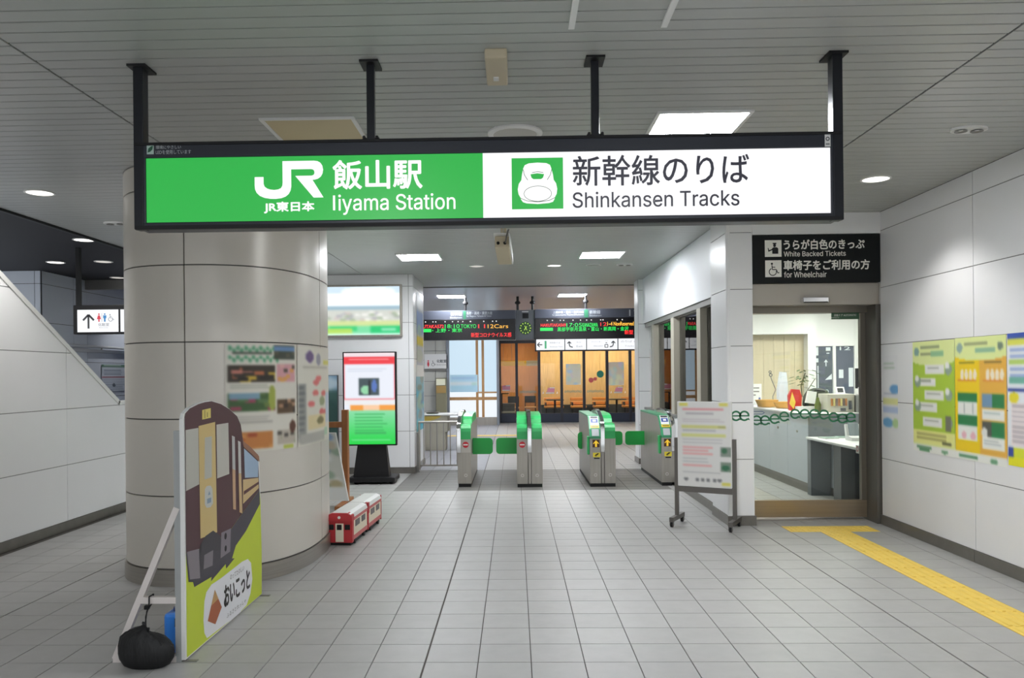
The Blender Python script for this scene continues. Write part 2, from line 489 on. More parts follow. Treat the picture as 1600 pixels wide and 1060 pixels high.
# ================================================================== panelled walls
def panelled(name, face, d, rows, colsy, gapm, pm, thick=0.02, g=0.004, skip=None):
    """wall whose panels are parts; face '-x','+x','-y' is the side that shows; d the panel surface"""
    back = MB(); a0, a1 = colsy[0], colsy[-1]; z0, z1 = rows[0], rows[-1]
    t = 0.1
    if face == '-x': back.box(d + .006, d + t, a0, a1, z0, z1)
    elif face == '+x': back.box(d - t, d - .006, a0, a1, z0, z1)
    else: back.box(a0 + .012, a1 - .012, d + .006, d + t, z0, z1)
    wl = struct(name, back, gapm)
    for a, b in zip(colsy[:-1], colsy[1:]):
        for r0, r1 in zip(rows[:-1], rows[1:]):
            if skip and skip(a, b, r0, r1): continue
            q = MB()
            if face == '-x': q.box(d, d + thick, a + g, b - g, r0 + g, r1 - g)
            elif face == '+x': q.box(d - thick, d, a + g, b - g, r0 + g, r1 - g)
            else: q.box(a + g, b - g, d, d + thick, r0 + g, r1 - g)
            build('wall_panel', q, pm, wl)
    return wl
ROWS = [0.1, 0.7, 1.3, 1.9, 2.5, 3.1, ZC]
RX = 3.87
panelled('wall_right', '-x', RX, ROWS, [-6.4, -3.4, -0.2, 1.6, 3.35, 5.06, 6.77, 8.47], M_PANELGAP, M_PANEL)
struct('baseboard_right', MB().box(RX - .012, RX + .1, -6.4, 6.77, 0, 0.1).box(RX - .012, RX + .1, 6.775, 8.49, 0, 0.1), M_BASE)
# left wall: stair parapet with a raked top
LX = -4.8
def raked(y): return 1.305 if y > 9.52 else 1.305 + (9.52 - y) * (2.588 - 1.305) / (9.52 - 7.316)
lw = struct('wall_left', MB().prism([(1.2, 0), (13.0, 0), (13.0, 1.29), (9.54, 1.29), (6.1, 1.29 + (9.54 - 6.1) * .582), (1.2, 1.29 + (9.54 - 6.1) * .582)], LX - .12, LX - .006, 'x'), M_PANELGAP)
seams = [1.3, 3.1, 4.87, 6.63, 8.4, 10.17, 11.9, 13.0]
def clip_panel(y0, y1, z0, z1):
    pts = []
    t0, t1 = raked(y0), raked(y1)
    P = [(y0, z0), (y1, z0)]
    top1 = min(z1, t1); top0 = min(z1, t0)
    if t0 <= z0 + .02: return None
    if t1 <= z0 + .02:                               # triangle end
        yc = 9.52 - (z0 - 1.305) * (9.52 - 7.316) / (2.588 - 1.305)
        P = [(y0, z0), (yc, z0)]
    else:
        P = [(y0, z0), (y1, z0), (y1, top1)]
    if t0 > z1 and t1 < z1:
        yz = 9.52 - (z1 - 1.305) * (9.52 - 7.316) / (2.588 - 1.305)
        P.append((yz, z1))
    P.append((y0, top0))
    return P
for a, b in zip(seams[:-1], seams[1:]):
    for r0, r1 in zip(ROWS[:-1], ROWS[1:]):
        p = clip_panel(a + .004, b - .004, r0 + .004, r1 - .004)
        if p: build('wall_panel', MB().prism(p, LX - .02, LX, 'x'), M_PANEL, lw)
capm = MB()
capm.bar((LX - .06, 6.1, raked(6.1) + .02), (LX - .06, 9.53, 1.325), .14, .05, (1, 0, 0))
capm.box(LX - .13, LX + .01, 9.5, 13.0, 1.3, 1.345)
build('coping', capm, M_WHITE, lw)
struct('baseboard_left', MB().box(LX - .1, LX + .012, -6.4, 13.0, 0, 0.1), M_BASE)
# stairwell walls beyond the parapet
panelled('wall_stair', '+x', -7.3, [0, 0.7, 1.3, 1.9, 2.5, 3.1, ZC], [12.13, 13.0, 13.42, 15.2, 18], M_DARKG, M_STAIRWALL)
panelled('wall_stair_end', '-y', 12.1, [0, 1.3, 1.9, 2.5, 3.1, ZC], [-9, -8.1, -7.4, -7.31], M_DARKG, M_STAIRWALL)
panelled('wall_stair_back', '-y', 18.0, [0, 1.3, 1.9, 2.5, ZC], [-7.3, -6.1, -4.0], M_DARKG, M_STAIRWALL)
# back-left wall with the advertising box
panelled('wall_back_left', '-y', 13.1, ROWS, [-6.4, -5.2, -4.0, -3.1, -1.745, -1.672], M_PANELGAP, M_PANEL)
wb = panelled('wall_passage_left', '+x', -1.67, ROWS, [13.12, 13.45, 14.5, 14.6], M_PANELGAP, M_PANEL)
struct('baseboard_back', MB().box(-6.4, -1.66, 13.085, 13.2, 0, 0.1).box(-1.75, -1.655, 13.2, 14.6, 0, .1), M_BASE)
struct('wall_restroom_side', MB().box(-3.2, -1.69, 14.6, 14.7, 0, ZC), M_PANEL)
# passage right: corner column and window wall
cw = panelled('wall_corner', '-y', 8.45, ROWS, [2.25, 2.528], M_PANELGAP, M_PANEL)
for r0, r1 in zip(ROWS[:-1], ROWS[1:]):
    build('wall_panel', MB().box(2.25, 2.27, 8.475, 9.12, r0 + .004, r1 - .004), M_PANEL, cw)
build('corner_bead', MB().tube((2.272, 8.472, .1), (2.272, 8.472, ZC), .025, 16), M_PANEL, cw, True)
build('core', MB().box(2.266, 2.53, 8.56, 9.12, 0, ZC), M_PANELGAP, cw)
struct('baseboard_corner', MB().box(2.24, 2.54, 8.437, 8.6, 0, .1).box(2.24, 2.35, 8.6, 9.12, 0, .1), M_BASE)
WX = 2.3
pw = panelled('wall_passage_right', '-x', WX, [2.5, ZC], [9.12, 10.9, 12.7, 14.45], M_PANELGAP, mat('wall_panel_gloss', (244, 246, 250), 0.45, 0, 0.45))
lowp = panelled('wall_passage_low', '-x', WX, [.1, .55, .98], [9.12, 10.9, 12.7, 14.1], M_PANELGAP, M_PANEL)
struct('baseboard_passage', MB().box(WX - .012, WX + .1, 9.12, 14.1, 0, .1), M_BASE)
pl = panelled('wall_passage_end', '-y', 14.2, ROWS, [2.215, 2.42], M_PANELGAP, M_PANEL)
build('core', MB().box(2.22, 2.42, 14.31, 14.7, 0, ZC), M_PANEL, pl)
struct('baseboard_end', MB().box(2.2, 2.43, 14.185, 14.7, 0, .1), M_BASE)
wn = struct('window_1', MB().box(WX + .02, WX + .1, 9.12, 14.1, 2.43, 2.5).box(WX - .01, WX + .1, 9.12, 14.1, .98, 1.02), M_GREY)
M_MULL = mat('mullion', (178, 172, 158), 0.4, 0.1)
for y0, y1 in ((9.95, 10.15), (11.6, 11.82), (13.25, 13.47)):
    build('window_frame', MB().box(WX + .02, WX + .14, y0, y1, 1.02, 2.43), M_MULL, wn)
for a, b in ((9.12, 9.95), (10.15, 11.6), (11.82, 13.25), (13.47, 14.1)):
    build('pane', MB().box(WX + .105, WX + .113, a, b, 1.02, 2.43), M_GLASSR, wn)
# office door wall
dw = struct('wall_door', MB().box(2.53, RX + .1, 8.52, 9.0, 2.56, ZC).box(2.528, RX, 8.452, 8.52, 3.075, ZC - .002), M_PANEL)
hd = build('header', MB().box(2.53, RX, 8.5, 8.95, 2.33, 2.558), mat('header_metal', (176, 170, 160), 0.4, 0.3), dw)
d1 = struct('door_1', MB().box(3.83, RX + .06, 8.492, 8.85, 0, 2.33), mat('door_frame_metal', (104, 101, 95), 0.4, 0.4))
DMAT = mat('door_frame_light', (128, 122, 112), 0.35, 0.7)
build('transom', MB().box(2.53, 3.83, 8.7, 8.85, 2.26, 2.33), DMAT, d1)
build('bottom_rail', MB().box(2.53, 3.828, 8.74, 8.80, 0.03, 0.215), mat('door_rail_bronze', (172, 156, 134), 0.28, 0.85, var=.05, scale=20, stretch=(.05, 1, 3)), d1)
build('stile', MB().box(3.775, 3.828, 8.74, 8.80, 0.215, 2.26), DMAT, d1)
build('pane', MB().box(2.53, 3.775, 8.765, 8.773, 0.215, 2.26), M_GLASS, d1)
build('threshold', MB().box(2.53, 3.80, 8.7, 8.85, 0.0, 0.012), M_STEELH, d1)

# office shell
struct('wall_office_back', MB().box(5.95, 7.2, 14.0, 14.1, 0, 2.9).box(2.4, 4.0, 14.0, 14.1, 0, 2.9), M_WHITE)
wo = struct('wall_office_wood', MB().box(4.0, 5.08, 14.01, 14.1, 0, 2.9), M_BEIGEW)
for k in range(6):
    build('wood_panel', MB().box(4.0 + k * .18 + .002, 4.178 + k * .18, 14.0, 14.012, .0, 2.27), M_BEIGEW, wo)
build('valance', MB().box(3.9, 5.08, 13.75, 14.0, 2.27, 2.62), M_WHITE, wo)
struct('trim_5', MB().box(5.06, 5.2, 13.8, 14.0, 0, 2.75), M_WHITE)
wn2 = struct('window_2', MB().box(5.2, 6.0, 13.96, 14.04, 2.12, 2.75).box(5.2, 6.0, 13.95, 14.05, 2.06, 2.12).box(5.2, 6.0, 13.96, 14.04, 0, .9), M_WHITE)
for x in (5.2, 5.55, 5.92):
    build('window_frame', MB().box(x, x + .05, 13.95, 14.03, .9, 2.06), M_WHITE, wn2)
for a, b in ((5.25, 5.55), (5.6, 5.92)):
    build('pane', MB().box(a, b, 13.99, 14.0, .9, 2.06), mat('dark_window', (92, 98, 112), 0.2, 0, .5), wn2)
pic = MB()
pic.rect(5.27, 5.31, 1.9, 2.05, 13.985).rect(5.27, 5.31, 1.78, 1.85, 13.985).rect(5.29, 5.31, 1.3, 1.72, 13.985)
pic.poly([(5.405, 1.78), (5.44, 1.83), (5.475, 1.78), (5.455, 1.78), (5.448, 1.795), (5.448, 1.71), (5.432, 1.71), (5.432, 1.795), (5.425, 1.78)], 13.985)
pic.rect(5.44, 5.52, 1.98, 2.04, 13.985).rect(5.45, 5.5, 1.93, 1.945, 13.985).rect(5.66, 5.74, 1.5, 1.65, 13.985).rect(5.83, 5.91, 1.35, 1.68, 13.985)
pic.poly([(5.42, 1.47), (5.54, 1.58), (5.54, 1.48)], 13.985)
for k in range(5): pic.ring(5.3 + k * .075 + (0.08 if k > 2 else 0), 1.27, .022, .034, 13.985, n=12)
build('decal', pic, mat('decal_white', (225, 232, 236), 0.5), wn2)
build('decal', MB().text('12', 5.68, 5.86, 1.99, 2.05, 13.985, bold=.02), mat('decal_white', (225, 232, 236), 0.5), wn2)
struct('wall_office_right', MB().box(7.1, 7.2, 8.6, 14.1, 0, 2.9), M_WHITE)
struct('ceiling.003', MB().box(2.42, 7.2, 8.9, 14.1, 2.75, 2.85), M_WHITE)
struct('wall_office_front', MB().box(RX + .06, 7.2, 8.6, 8.7, 0, 2.9), M_WHITE)

# ================================================================== far concourse
wr = struct('wall_restroom', MB().box(-6.5, -2.19, 25.61, 25.75, 0, ZC), M_PANELGAP)
M_RPAN = mat('restroom_panel', (198, 198, 190), 0.5)
for r0, r1 in ((0, .45), (.45, .95), (.95, 1.42), (1.42, 1.85), (1.85, 2.4), (2.4, ZC)):
    for a, b in ((-6.5, -4.3), (-4.3, -2.55), (-2.55, -2.19)):
        build('wall_panel', MB().box(a + .008, b - .008, 25.59, 25.61, r0 + .008, r1 - .008), M_RPAN, wr)
struct('wall_far_left', MB().box(-6.6, -6.5, 14.6, 26, 0, ZC), M_STAIRWALL)
struct('column', MB().box(-2.19, -2.1, 25.5, 25.7, 0, ZC), mat('far_column', (140, 146, 155), 0.35, .5))
w3 = struct('window_3', MB().box(-2.1, -0.5, 25.6, 25.66, 2.75, 3.3), M_PANEL)
for a, b in ((-2.1, -1.25), (-1.17, -1.06), (-.98, -.58)):
    for z0, z1, m in ((.25, .8, M_FROSTW), (.9, 1.05 if a < -1.2 else 1.02, M_FROSTW), (1.07, 2.75, M_FROST)):
        build('pane', MB().box(a, b, 25.63, 25.65, z0, z1), m, w3)
build('window_frame', MB().box(-2.1, -.58, 25.58, 25.63, .8, .9), M_WOODF, w3)
build('window_frame', MB().box(-1.17, -.58, 25.59, 25.63, 1.02, 1.07), M_WOODF, w3)
build('window_frame', MB().box(-1.25, -1.17, 25.57, 25.63, .25, 2.75), M_WOODF, w3)
build('window_frame', MB().box(-1.06, -.98, 25.57, 25.63, .25, 2.75), M_WOODF, w3)
build('plinth', MB().prism([(-1.22, 25.66), (-1.22, 25.45)] + [(-.72 + .2 * math.sin(t * PI / 16), 25.62 - .17 * math.cos(t * PI / 16)) for t in range(9)] + [(-.52, 25.66)], 0, .25, 'z'), M_STEEL, w3, True)
build('plinth', MB().box(-2.1, -1.22, 25.5, 25.66, 0, .25), M_STEEL, w3)
build('window_frame', MB().box(-.58, -.5, 25.5, 26.7, 0, 3.3), mat('far_column', (140, 146, 155), 0.35, .5), w3)

# cafe room behind its glass front
struct('wall_shop_back', MB().box(-1.2, 7.0, 29.65, 29.75, 0, 3.3), M_WOODO)
wsb = struct('wall_shop_wood', MB().box(.95, 7.0, 29.0, 29.06, .5, 3.3), M_WOOD)
for k in range(22):
    build('wood_panel', MB().box(.95 + k * .27 + .004, .95 + (k + 1) * .27 - .004, 28.985, 29.0, .5, 3.3), M_WOOD, wsb)
struct('wall_shop_left', MB().box(-1.3, -1.2, 26.7, 29.7, 0, 3.3), M_WOODO)
struct('wall_shop_low', MB().box(.95, 7.0, 28.9, 29.0, 0, .5), mat('shop_low', (70, 72, 74), .5))
struct('ceiling.004', MB().box(-1.3, 7.0, 26.8, 29.75, 2.95, 3.05), M_WOOD)
struct('wall_shop_top', MB().box(-.5, 7.0, 26.65, 26.8, 2.7, 3.3), M_PANEL)
struct('wall_far_right', MB().box(7.0, 7.2, 14.7, 30, 0, 3.3), M_PANEL)
struct('trim_6', MB().box(-.6, 7.0, 26.55, 26.7, 0, .012), M_BLACK)

# ================================================================== pillar
PCX, PCY, PA, PB, PN = -2.555, 7.2, .785, 1.1, 2.5
def pil(t, o=0.0):
    c, s = math.cos(t), math.sin(t)
    return (PCX + (PA + o) * math.copysign(abs(c) ** (2 / PN), c), PCY + (PB + o) * math.copysign(abs(s) ** (2 / PN), s))
NSEG = 96
pi_mb = MB().prism([pil(2 * PI * i / NSEG, -.012) for i in range(NSEG)], 0, ZC, 'z')
pillar = struct('pillar', pi_mb, M_PILGAP, True)
def curved(t0, t1, z0, z1, o0, o1, n=26):
    q = MB(); vs = []
    for i in range(n + 1):
        t = t0 + (t1 - t0) * i / n
        a, b = pil(t, o0), pil(t, o1)
        vs += [(b[0], b[1], z0), (b[0], b[1], z1), (a[0], a[1], z0), (a[0], a[1], z1)]
    fs = []
    for i in range(n):
        k = 4 * i; m_ = k + 4
        fs += [(k, m_, m_ + 1, k + 1), (k + 1, m_ + 1, m_ + 3, k + 3), (k, k + 2, m_ + 2, m_)]
    fs += [(0, 1, 3, 2), (4 * n, 4 * n + 2, 4 * n + 3, 4 * n + 1)]
    return q.add(vs, fs)
PROWS = [.135, .7, 1.3, 1.9, 2.5, 3.1, ZC]
for qd in range(4):
    a0 = -PI / 2 + qd * PI / 2
    ta, tb = a0 + .0018, a0 + PI / 2 - .0018
    # the superellipse parameter moves fast near the axes, so keep the joints narrow
    for r0, r1 in zip(PROWS[:-1], PROWS[1:]):
        build('wall_panel', curved(ta, tb, r0 + .005, r1 - .005, -.02, 0.0), M_PILLAR, pillar, True)
build('plinth', curved(-PI, PI, 0, .13, -.02, .012, 120), M_STEELH, pillar, True)

# ================================================================== THINGS
# ---- main hanging sign
Y0 = 4.2
sg = thing('station_sign', 'long backlit green and white station sign hanging on four dark posts', 'sign', (-.145, 4.27, 2.423))
fr = MB()
fr.bbox(-2.015, 1.724, Y0 + .004, Y0 + .14, 2.801, 2.877, .006)
fr.bbox(-2.015, 1.724, Y0 + .004, Y0 + .14, 2.423, 2.457, .006)
fr.bbox(-2.015, -1.963, Y0 + .004, Y0 + .14, 2.45, 2.81, .006)
fr.bbox(1.671, 1.724, Y0 + .004, Y0 + .14, 2.45, 2.81, .006)
fr.box(-1.97, 1.68, Y0 + .05, Y0 + .135, 2.45, 2.81)
part('frame', fr, M_FRAME, sg)
part('frame_lip', MB().box(-2.02, 1.73, Y0 - .004, Y0 + .02, 2.418, 2.438).box(-2.02, 1.73, Y0 - .004, Y0 + .02, 2.868, 2.882), M_BLACK, sg)
gp = part('green_panel', MB().box(-1.963, -.158, Y0 + .012, Y0 + .02, 2.457, 2.801), M_SGREEN, sg)
wp = part('white_panel', MB().box(-.158, 1.671, Y0 + .012, Y0 + .02, 2.457, 2.801), M_SWHITE, sg)
D = Y0 + .0105
# logo
JR = [(68, 162), (124, 162), (124, 205), (130, 222), (145, 234), (165, 241), (190, 244), (215, 241), (232, 233), (241, 218), (243, 200), (243, 65), (440, 65), (462, 68), (480, 78), (492, 96), (497, 122), (493, 146), (482, 165), (464, 178), (445, 183), (430, 184), (498, 295), (436, 295), (322, 158), (425, 158), (436, 154), (442, 146), (443, 136), (440, 126), (432, 119), (420, 117), (297, 117), (297, 225), (292, 250), (280, 271), (262, 286), (235, 296), (200, 300), (165, 299), (130, 293), (100, 280), (80, 261), (70, 238), (68, 215)]
def fit(pts, a0, a1, b0, b1, box):
    return [(a0 + (x - box[0]) / (box[2] - box[0]) * (a1 - a0), b1 - (y - box[1]) / (box[3] - box[1]) * (b1 - b0)) for x, y in pts]
lt = MB()
# R leg and bowl split so every polygon stays simple
lt.poly(fit(JR, -1.378, -1.009, 2.574, 2.775, (68, 65, 498, 300)), D)
part('logo', lt, M_INKL, sg)
part('company_name', MB().text('JR東日本', -1.327, -1.06, 2.499, 2.557, D, bold=.035), M_INKL, sg)
part('station_name', MB().text('飯山駅', -.956, -.482, 2.621, 2.773, D, bold=.022), M_INKL, sg)
part('station_name_latin', MB().rect(-.959, -.947, 2.5085, 2.588, D).text('iyama Station', -.929, -.306, 2.484, 2.591, D, bold=.008, sans=True), M_INKL, sg)
part('platform_text', MB().text('新幹線のりば', .32, 1.245, 2.619, 2.778, D, bold=.011), M_INK, sg)
part('platform_text_latin', MB().text('Shinkansen Tracks', .317, 1.193, 2.503, 2.586, D, bold=.01, sans=True), M_INK, sg)
sq = part('train_symbol', MB().rect(-.005, .267, 2.5, 2.771, D), M_SGREEN, sg)
TB = (78, 83, 399, 404)
def tf(p): return fit(p, -.005, .267, 2.5, 2.771, TB)
body = [(160, 128), (185, 117), (240, 113), (295, 117), (318, 128), (326, 150), (336, 190), (340, 222), (355, 245), (362, 280), (358, 310), (345, 335), (346, 340), (335, 360), (310, 368), (240, 373), (170, 368), (147, 360), (133, 340), (134, 335), (120, 310), (115, 280), (122, 245), (138, 222), (142, 190), (150, 150)]
t = MB().poly(tf(body), D - .001)
part('symbol_body', t, M_INKL, sg)
t = MB().poly(tf([(195, 186), (238, 180), (281, 186), (274, 208), (262, 217), (214, 217), (202, 208)]), D - .002)
part('symbol_window', t, M_SGREEN, sg)
def stroke(mb, pts, wd, d, face='-y'):
    for (a, b), (c, e) in zip(pts[:-1], pts[1:]):
        L = math.hypot(c - a, e - b) or 1; nx, ny = -(e - b) / L * wd / 2, (c - a) / L * wd / 2
        mb.poly([(a + nx, b + ny), (c + nx, e + ny), (c - nx, e - ny), (a - nx, b - ny)], d, face)
    return mb
t = MB()
ov = [(240 + 86 * math.cos(k * PI / 14), 308 + 48 * math.sin(k * PI / 14)) for k in range(29)]
stroke(t, tf(ov), .0025, D - .002)
stroke(t, tf([(133, 335), (170, 352), (240, 360), (310, 352), (346, 335)]), .0028, D - .002)
stroke(t, tf([(150, 155), (158, 190), (178, 222)]), .0028, D - .002)
stroke(t, tf([(329, 155), (320, 190), (300, 222)]), .0028, D - .002)
stroke(t, tf([(205, 176), (240, 170), (275, 176)]), .0028, D - .002)
part('symbol_lines', t, mat('symbol_dark_green', (20, 95, 50), .5), sg)
t = MB()
t.text('環境にやさしい', -1.906, -1.77, 2.848, 2.868, Y0 + .003).text('LEDを使用しています', -1.906, -1.716, 2.82, 2.843, Y0 + .003)
part('notice_lettering', t, mat('notice_white', (200, 205, 210), .5), sg)
t = part('notice_mark', MB().rect(-1.955, -1.917, 2.821, 2.869, Y0 + .003), mat('notice_mark_pale', (190, 215, 205), .5), sg)
part('leaf_mark', MB().poly([(-1.95, 2.83), (-1.946, 2.852), (-1.93, 2.864), (-1.92, 2.866), (-1.924, 2.846), (-1.936, 2.834)], Y0 + .002), mat('leaf_dark', (40, 95, 70), .5), sg)
part('label_sticker', MB().rect(1.64, 1.67, 2.804, 2.874, Y0 + .003), M_WHITE, sg)
part('sticker_mark', MB().ring(1.655, 2.845, .006, .011, Y0 + .002, n=12).rect(1.645, 1.665, 2.815, 2.82, Y0 + .002), M_DARKG, sg)
for k, x in enumerate((-2.0, -.757, .443, 1.71)):
    end = k in (0, 3)
    p = MB()
    wd = .026 if end else .021
    p.bbox(x - wd, x + wd, 4.2 if end else 4.23, 4.27, 2.42 if end else 2.87, ZC, .004)
    ps = part('post', p, M_POST, sg)
    part('ceiling_plate', MB().box(x - .05, x + .05, 4.18, 4.32, ZC - .012, ZC + .001), M_BLACK, ps)
    if not end:
        part('bracket', MB().box(x - .045, x + .045, 4.235, 4.26, 2.876, 2.9).tube((x - .035, 4.22, 2.9), (x - .035, 4.27, 2.9), .008, 8).tube((x + .035, 4.22, 2.9), (x + .035, 4.27, 2.9), .008, 8), M_BLACK, ps)

# ---- ceiling lights
def panel_light(x, y, lab, lit=True, grp='square recessed ceiling lights'):
    t = thing('ceiling_light', lab, 'ceiling light', (x, y, ZC), grp)
    r = .31
    fm = MB()
    for a0, a1, b0, b1 in ((-r, r, -r, -r + .025), (-r, r, r - .025, r), (-r, -r + .025, -r + .025, r - .025), (r - .025, r, -r + .025, r - .025)):
        fm.box(x + a0, x + a1, y + b0, y + b1, ZC - .012, ZC + .004)
    part('frame', fm, M_WHITE, t)
    part('diffuser', MB().box(x - r + .025, x + r - .025, y - r + .025, y + r - .025, ZC - .006, ZC - .002), M_LIT if lit else M_CREAMOFF, t)
panel_light(-1.33, 5.41, 'switched-off cream square ceiling light just beyond the left half of the station sign', False)
panel_light(1.24, 5.41, 'bright square ceiling light just above the white half of the station sign')
panel_light(-1.33, 11.21, 'lit square ceiling light in front of the left ticket gates')
panel_light(1.24, 11.21, 'lit square ceiling light in front of the right ticket gates')
panel_light(-1.33, 16.9, 'lit square ceiling light right before the left departure board')
panel_light(1.24, 16.9, 'lit square ceiling light right before the right departure board')
panel_light(-1.33, 22.6, 'lit square ceiling light beyond the left departure board, partly hidden by it')
panel_light(1.24, 22.6, 'lit square ceiling light beyond the right departure board, hidden behind it')
panel_light(3.9, 21.5, 'square ceiling light added to brighten the right part of the cafe, hidden by the window wall')  # unseen extra fixture, added to brighten the cafe front and its posters
panel_light(-3.9, 19.5, 'square ceiling light added to brighten the restroom wall, hidden by the back wall')  # another unseen fixture, put in to lift the dark restroom wall
panel_light(-1.33, -.35, 'lit square ceiling light behind the camera position on the left')
panel_light(1.24, -.35, 'lit square ceiling light behind the camera position on the right')
def downlight(x, y, lab, m, r=.1, z=ZC):
    t = thing('downlight', lab, 'downlight', (x, y, z), 'round recessed downlights')
    part('trim_ring', MB().lathe([(r, .004), (r + .018, .004), (r + .018, -.006), (r, -.008)], (x, y, z), 24), M_WHITE, t, True)
    part('lamp', MB().add([(x + r * math.cos(2 * PI * i / 24), y + r * math.sin(2 * PI * i / 24), z - .003) for i in range(24)], [tuple(range(24))]), m, t)
    if m is M_DLIT:
        ld = bpy.data.lights.new('downlight_beam', 'SPOT'); ld.energy = DOWN_W; ld.spot_size = math.radians(112); ld.spot_blend = .55; ld.shadow_soft_size = .06; ld.color = (1.0, .98, .95)
        lo = bpy.data.objects.new('downlight_beam', ld); COL.objects.link(lo); lo.parent = t; lo.location = (0, 0, -.03)
downlight(-4.25, 7.04, 'lit round downlight in the grey ceiling above the left wall', M_DLIT, .11)
downlight(3.17, 7.0, 'lit round downlight in the grey ceiling beside the right wall', M_DLIT, .11)
downlight(-4.25, 1.35, 'lit round downlight in the grey ceiling on the left, behind the camera view', M_DLIT, .11)
downlight(3.17, 1.35, 'lit round downlight in the grey ceiling on the right, behind the camera view', M_DLIT, .11)
downlight(-5.185, 9.475, 'lit round downlight at the near edge of the dark soffit', M_DLIT, .11)
downlight(-6.577, 11.264, 'lit round downlight farther left in the dark soffit', M_DLIT, .11)
downlight(-5.88, 11.26, 'dim round downlight in the middle of the dark soffit', M_DIM, .11)
downlight(-6.59, 13.075, 'dim round downlight deepest in the dark soffit beside the pillar', M_DIM, .11)
downlight(-.57, 12.24, 'dim small downlight in the passage ceiling left of the hanging camera', M_DIM, .1)
downlight(.63, 12.28, 'lit small downlight in the passage ceiling above the gates', M_DLIT, .1)
downlight(1.23, 12.26, 'unlit small downlight under the right square passage light', M_STRIP, .1)
downlight(-6.6, 14.6, 'round downlight added to brighten the stair wall, hidden behind the pillar', M_DLIT, .11)  # added out of sight to brighten the stair wall
downlight(-6.6, 16.4, 'round downlight added to brighten the far end of the stair wall, hidden behind the pillar', M_DLIT, .11)  # second unseen lamp added for more light on the stair wall
def twin(x, y, lab):
    t = thing('twin_downlight', lab, 'downlight', (x, y, ZC), 'oval twin downlights')
    n = 28; o0 = [(x + .125 * math.cos(2 * PI * i / n), y + .08 * math.sin(2 * PI * i / n)) for i in range(n)]
    part('trim_ring', MB().prism(o0, ZC - .014, ZC + .002, 'z'), M_WHITE, t)
    for dx in (-.055, .055):
        part('lamp', MB().lathe([(0.0, -.008), (.03, -.012), (.042, -.018), (.036, -.014)], (x + dx, y, ZC - .004), 18), M_GREY, t, True)
twin(3.17, 5.58, 'unlit oval twin downlight near the ceiling seam above the right wall')
twin(1.71, 12.24, 'unlit oval twin downlight in the passage ceiling next to the window wall')
twin(-4.28, 8.45, 'unlit oval twin downlight in the grey ceiling left of the pillar')
rd = thing('ceiling_speaker', 'round white ceiling device just showing over the middle of the sign', 'speaker', (.02, 5.5, ZC))
part('rim', MB().lathe([(.19, .003), (.19, -.012), (.165, -.022), (.15, -.016)], (.02, 5.5, ZC), 32), M_WHITE, rd, True)
part('grille', MB().lathe([(.155, -.016), (.1, -.022), (.0, -.025)], (.02, 5.5, ZC), 32), mat('speaker_grille', (200, 198, 192), .6), rd, True)
dt = thing('ceiling_sensor', 'beige rectangular sensor box on the ceiling above the middle of the sign', 'sensor', (-.078, 4.27, ZC))
part('housing', MB().bbox(-.138, -.022, 4.07, 4.47, ZC - .05, ZC + .001, .008), M_CREAM, dt)
part('lens', MB().box(-.1, -.07, 4.33, 4.38, ZC - .056, ZC - .049).rect(-.09, -.08, 4.34, 4.36, ZC - .057, 'z'), M_WHITE, dt)

# ---- hanging camera
hc = thing('hanging_camera', 'grey boxed surveillance camera on a short ceiling pole under the sign', 'camera', (-.1, 8.2, ZC))
part('pole', MB().tube((-.118, 8.25, 3.02), (-.118, 8.25, ZC + .001), .012, 10).tube((-.085, 8.25, 3.02), (-.085, 8.25, ZC + .001), .015, 10), M_CREAM, hc, True)
def tilt(p):
    x, y, z = p; a = -.24; y0, z0 = 8.15, 3.0
    dy, dz = y - y0, z - z0
    return (x + dy * .05, y0 + dy * math.cos(a) - dz * math.sin(a), z0 + dy * math.sin(a) + dz * math.cos(a))
bd = MB().bbox(-.19, -.04, 8.15, 8.62, 2.92, 3.05, .01); bd.v = [tilt(p) for p in bd.v]
part('housing', bd, M_CREAM, hc)
hd_ = MB().box(-.2, -.03, 8.1, 8.68, 3.05, 3.062).box(-.042, -.03, 8.1, 8.68, 2.95, 3.062); hd_.v = [tilt(p) for p in hd_.v]
part('sunshade', hd_, M_WHITE, hc)
for x in (-.155, -.085):
    cb = MB().tube((x, 8.138, 2.97), (x, 8.155, 2.97), .016, 10); cb.v = [tilt(p) for p in cb.v]
    part('socket', cb, M_BLACK, hc)
part('cable', MB().path([(-.08, 8.12, 2.97), (-.07, 8.08, 3.03), (-.05, 8.12, 3.1), (-.045, 8.2, 3.12)], .008), M_GREY, hc)

# ---- door sign and sensor
ds = thing('ticket_office_sign', 'black wall sign about white backed tickets and wheelchairs over the office door', 'sign', (3.2, 8.47, 2.56))
part('board', MB().bbox(2.533, 3.866, 8.45, 8.52, 2.56, 3.07, .004), mat('sign_black', (24, 27, 28), 0.6, 0, .25), ds)
M_SGREY = mat('sign_letter_grey', (246, 244, 236), .5)
for tx_, b_, q in (('うらが白色のきっぷ', .03, (2.856, 3.699, 2.913, 3.015)), ('White Backed Tickets', .01, (2.855, 3.503, 2.84, 2.894)), ('車椅子をご利用の方', .03, (2.854, 3.75, 2.696, 2.798)), ('for Wheelchair', .01, (2.856, 3.3, 2.618, 2.679))):
    part('text_line', MB().text(tx_, *q, 8.447, bold=b_, sans=ord(tx_[0]) < 256), M_SGREY, ds)
part('pictogram_plate', MB().rect(2.657, 2.832, 2.839, 3.015, 8.447), M_SGREY, ds)
part('pictogram_plate', MB().rect(2.659, 2.83, 2.625, 2.802, 8.447), M_SGREY, ds)
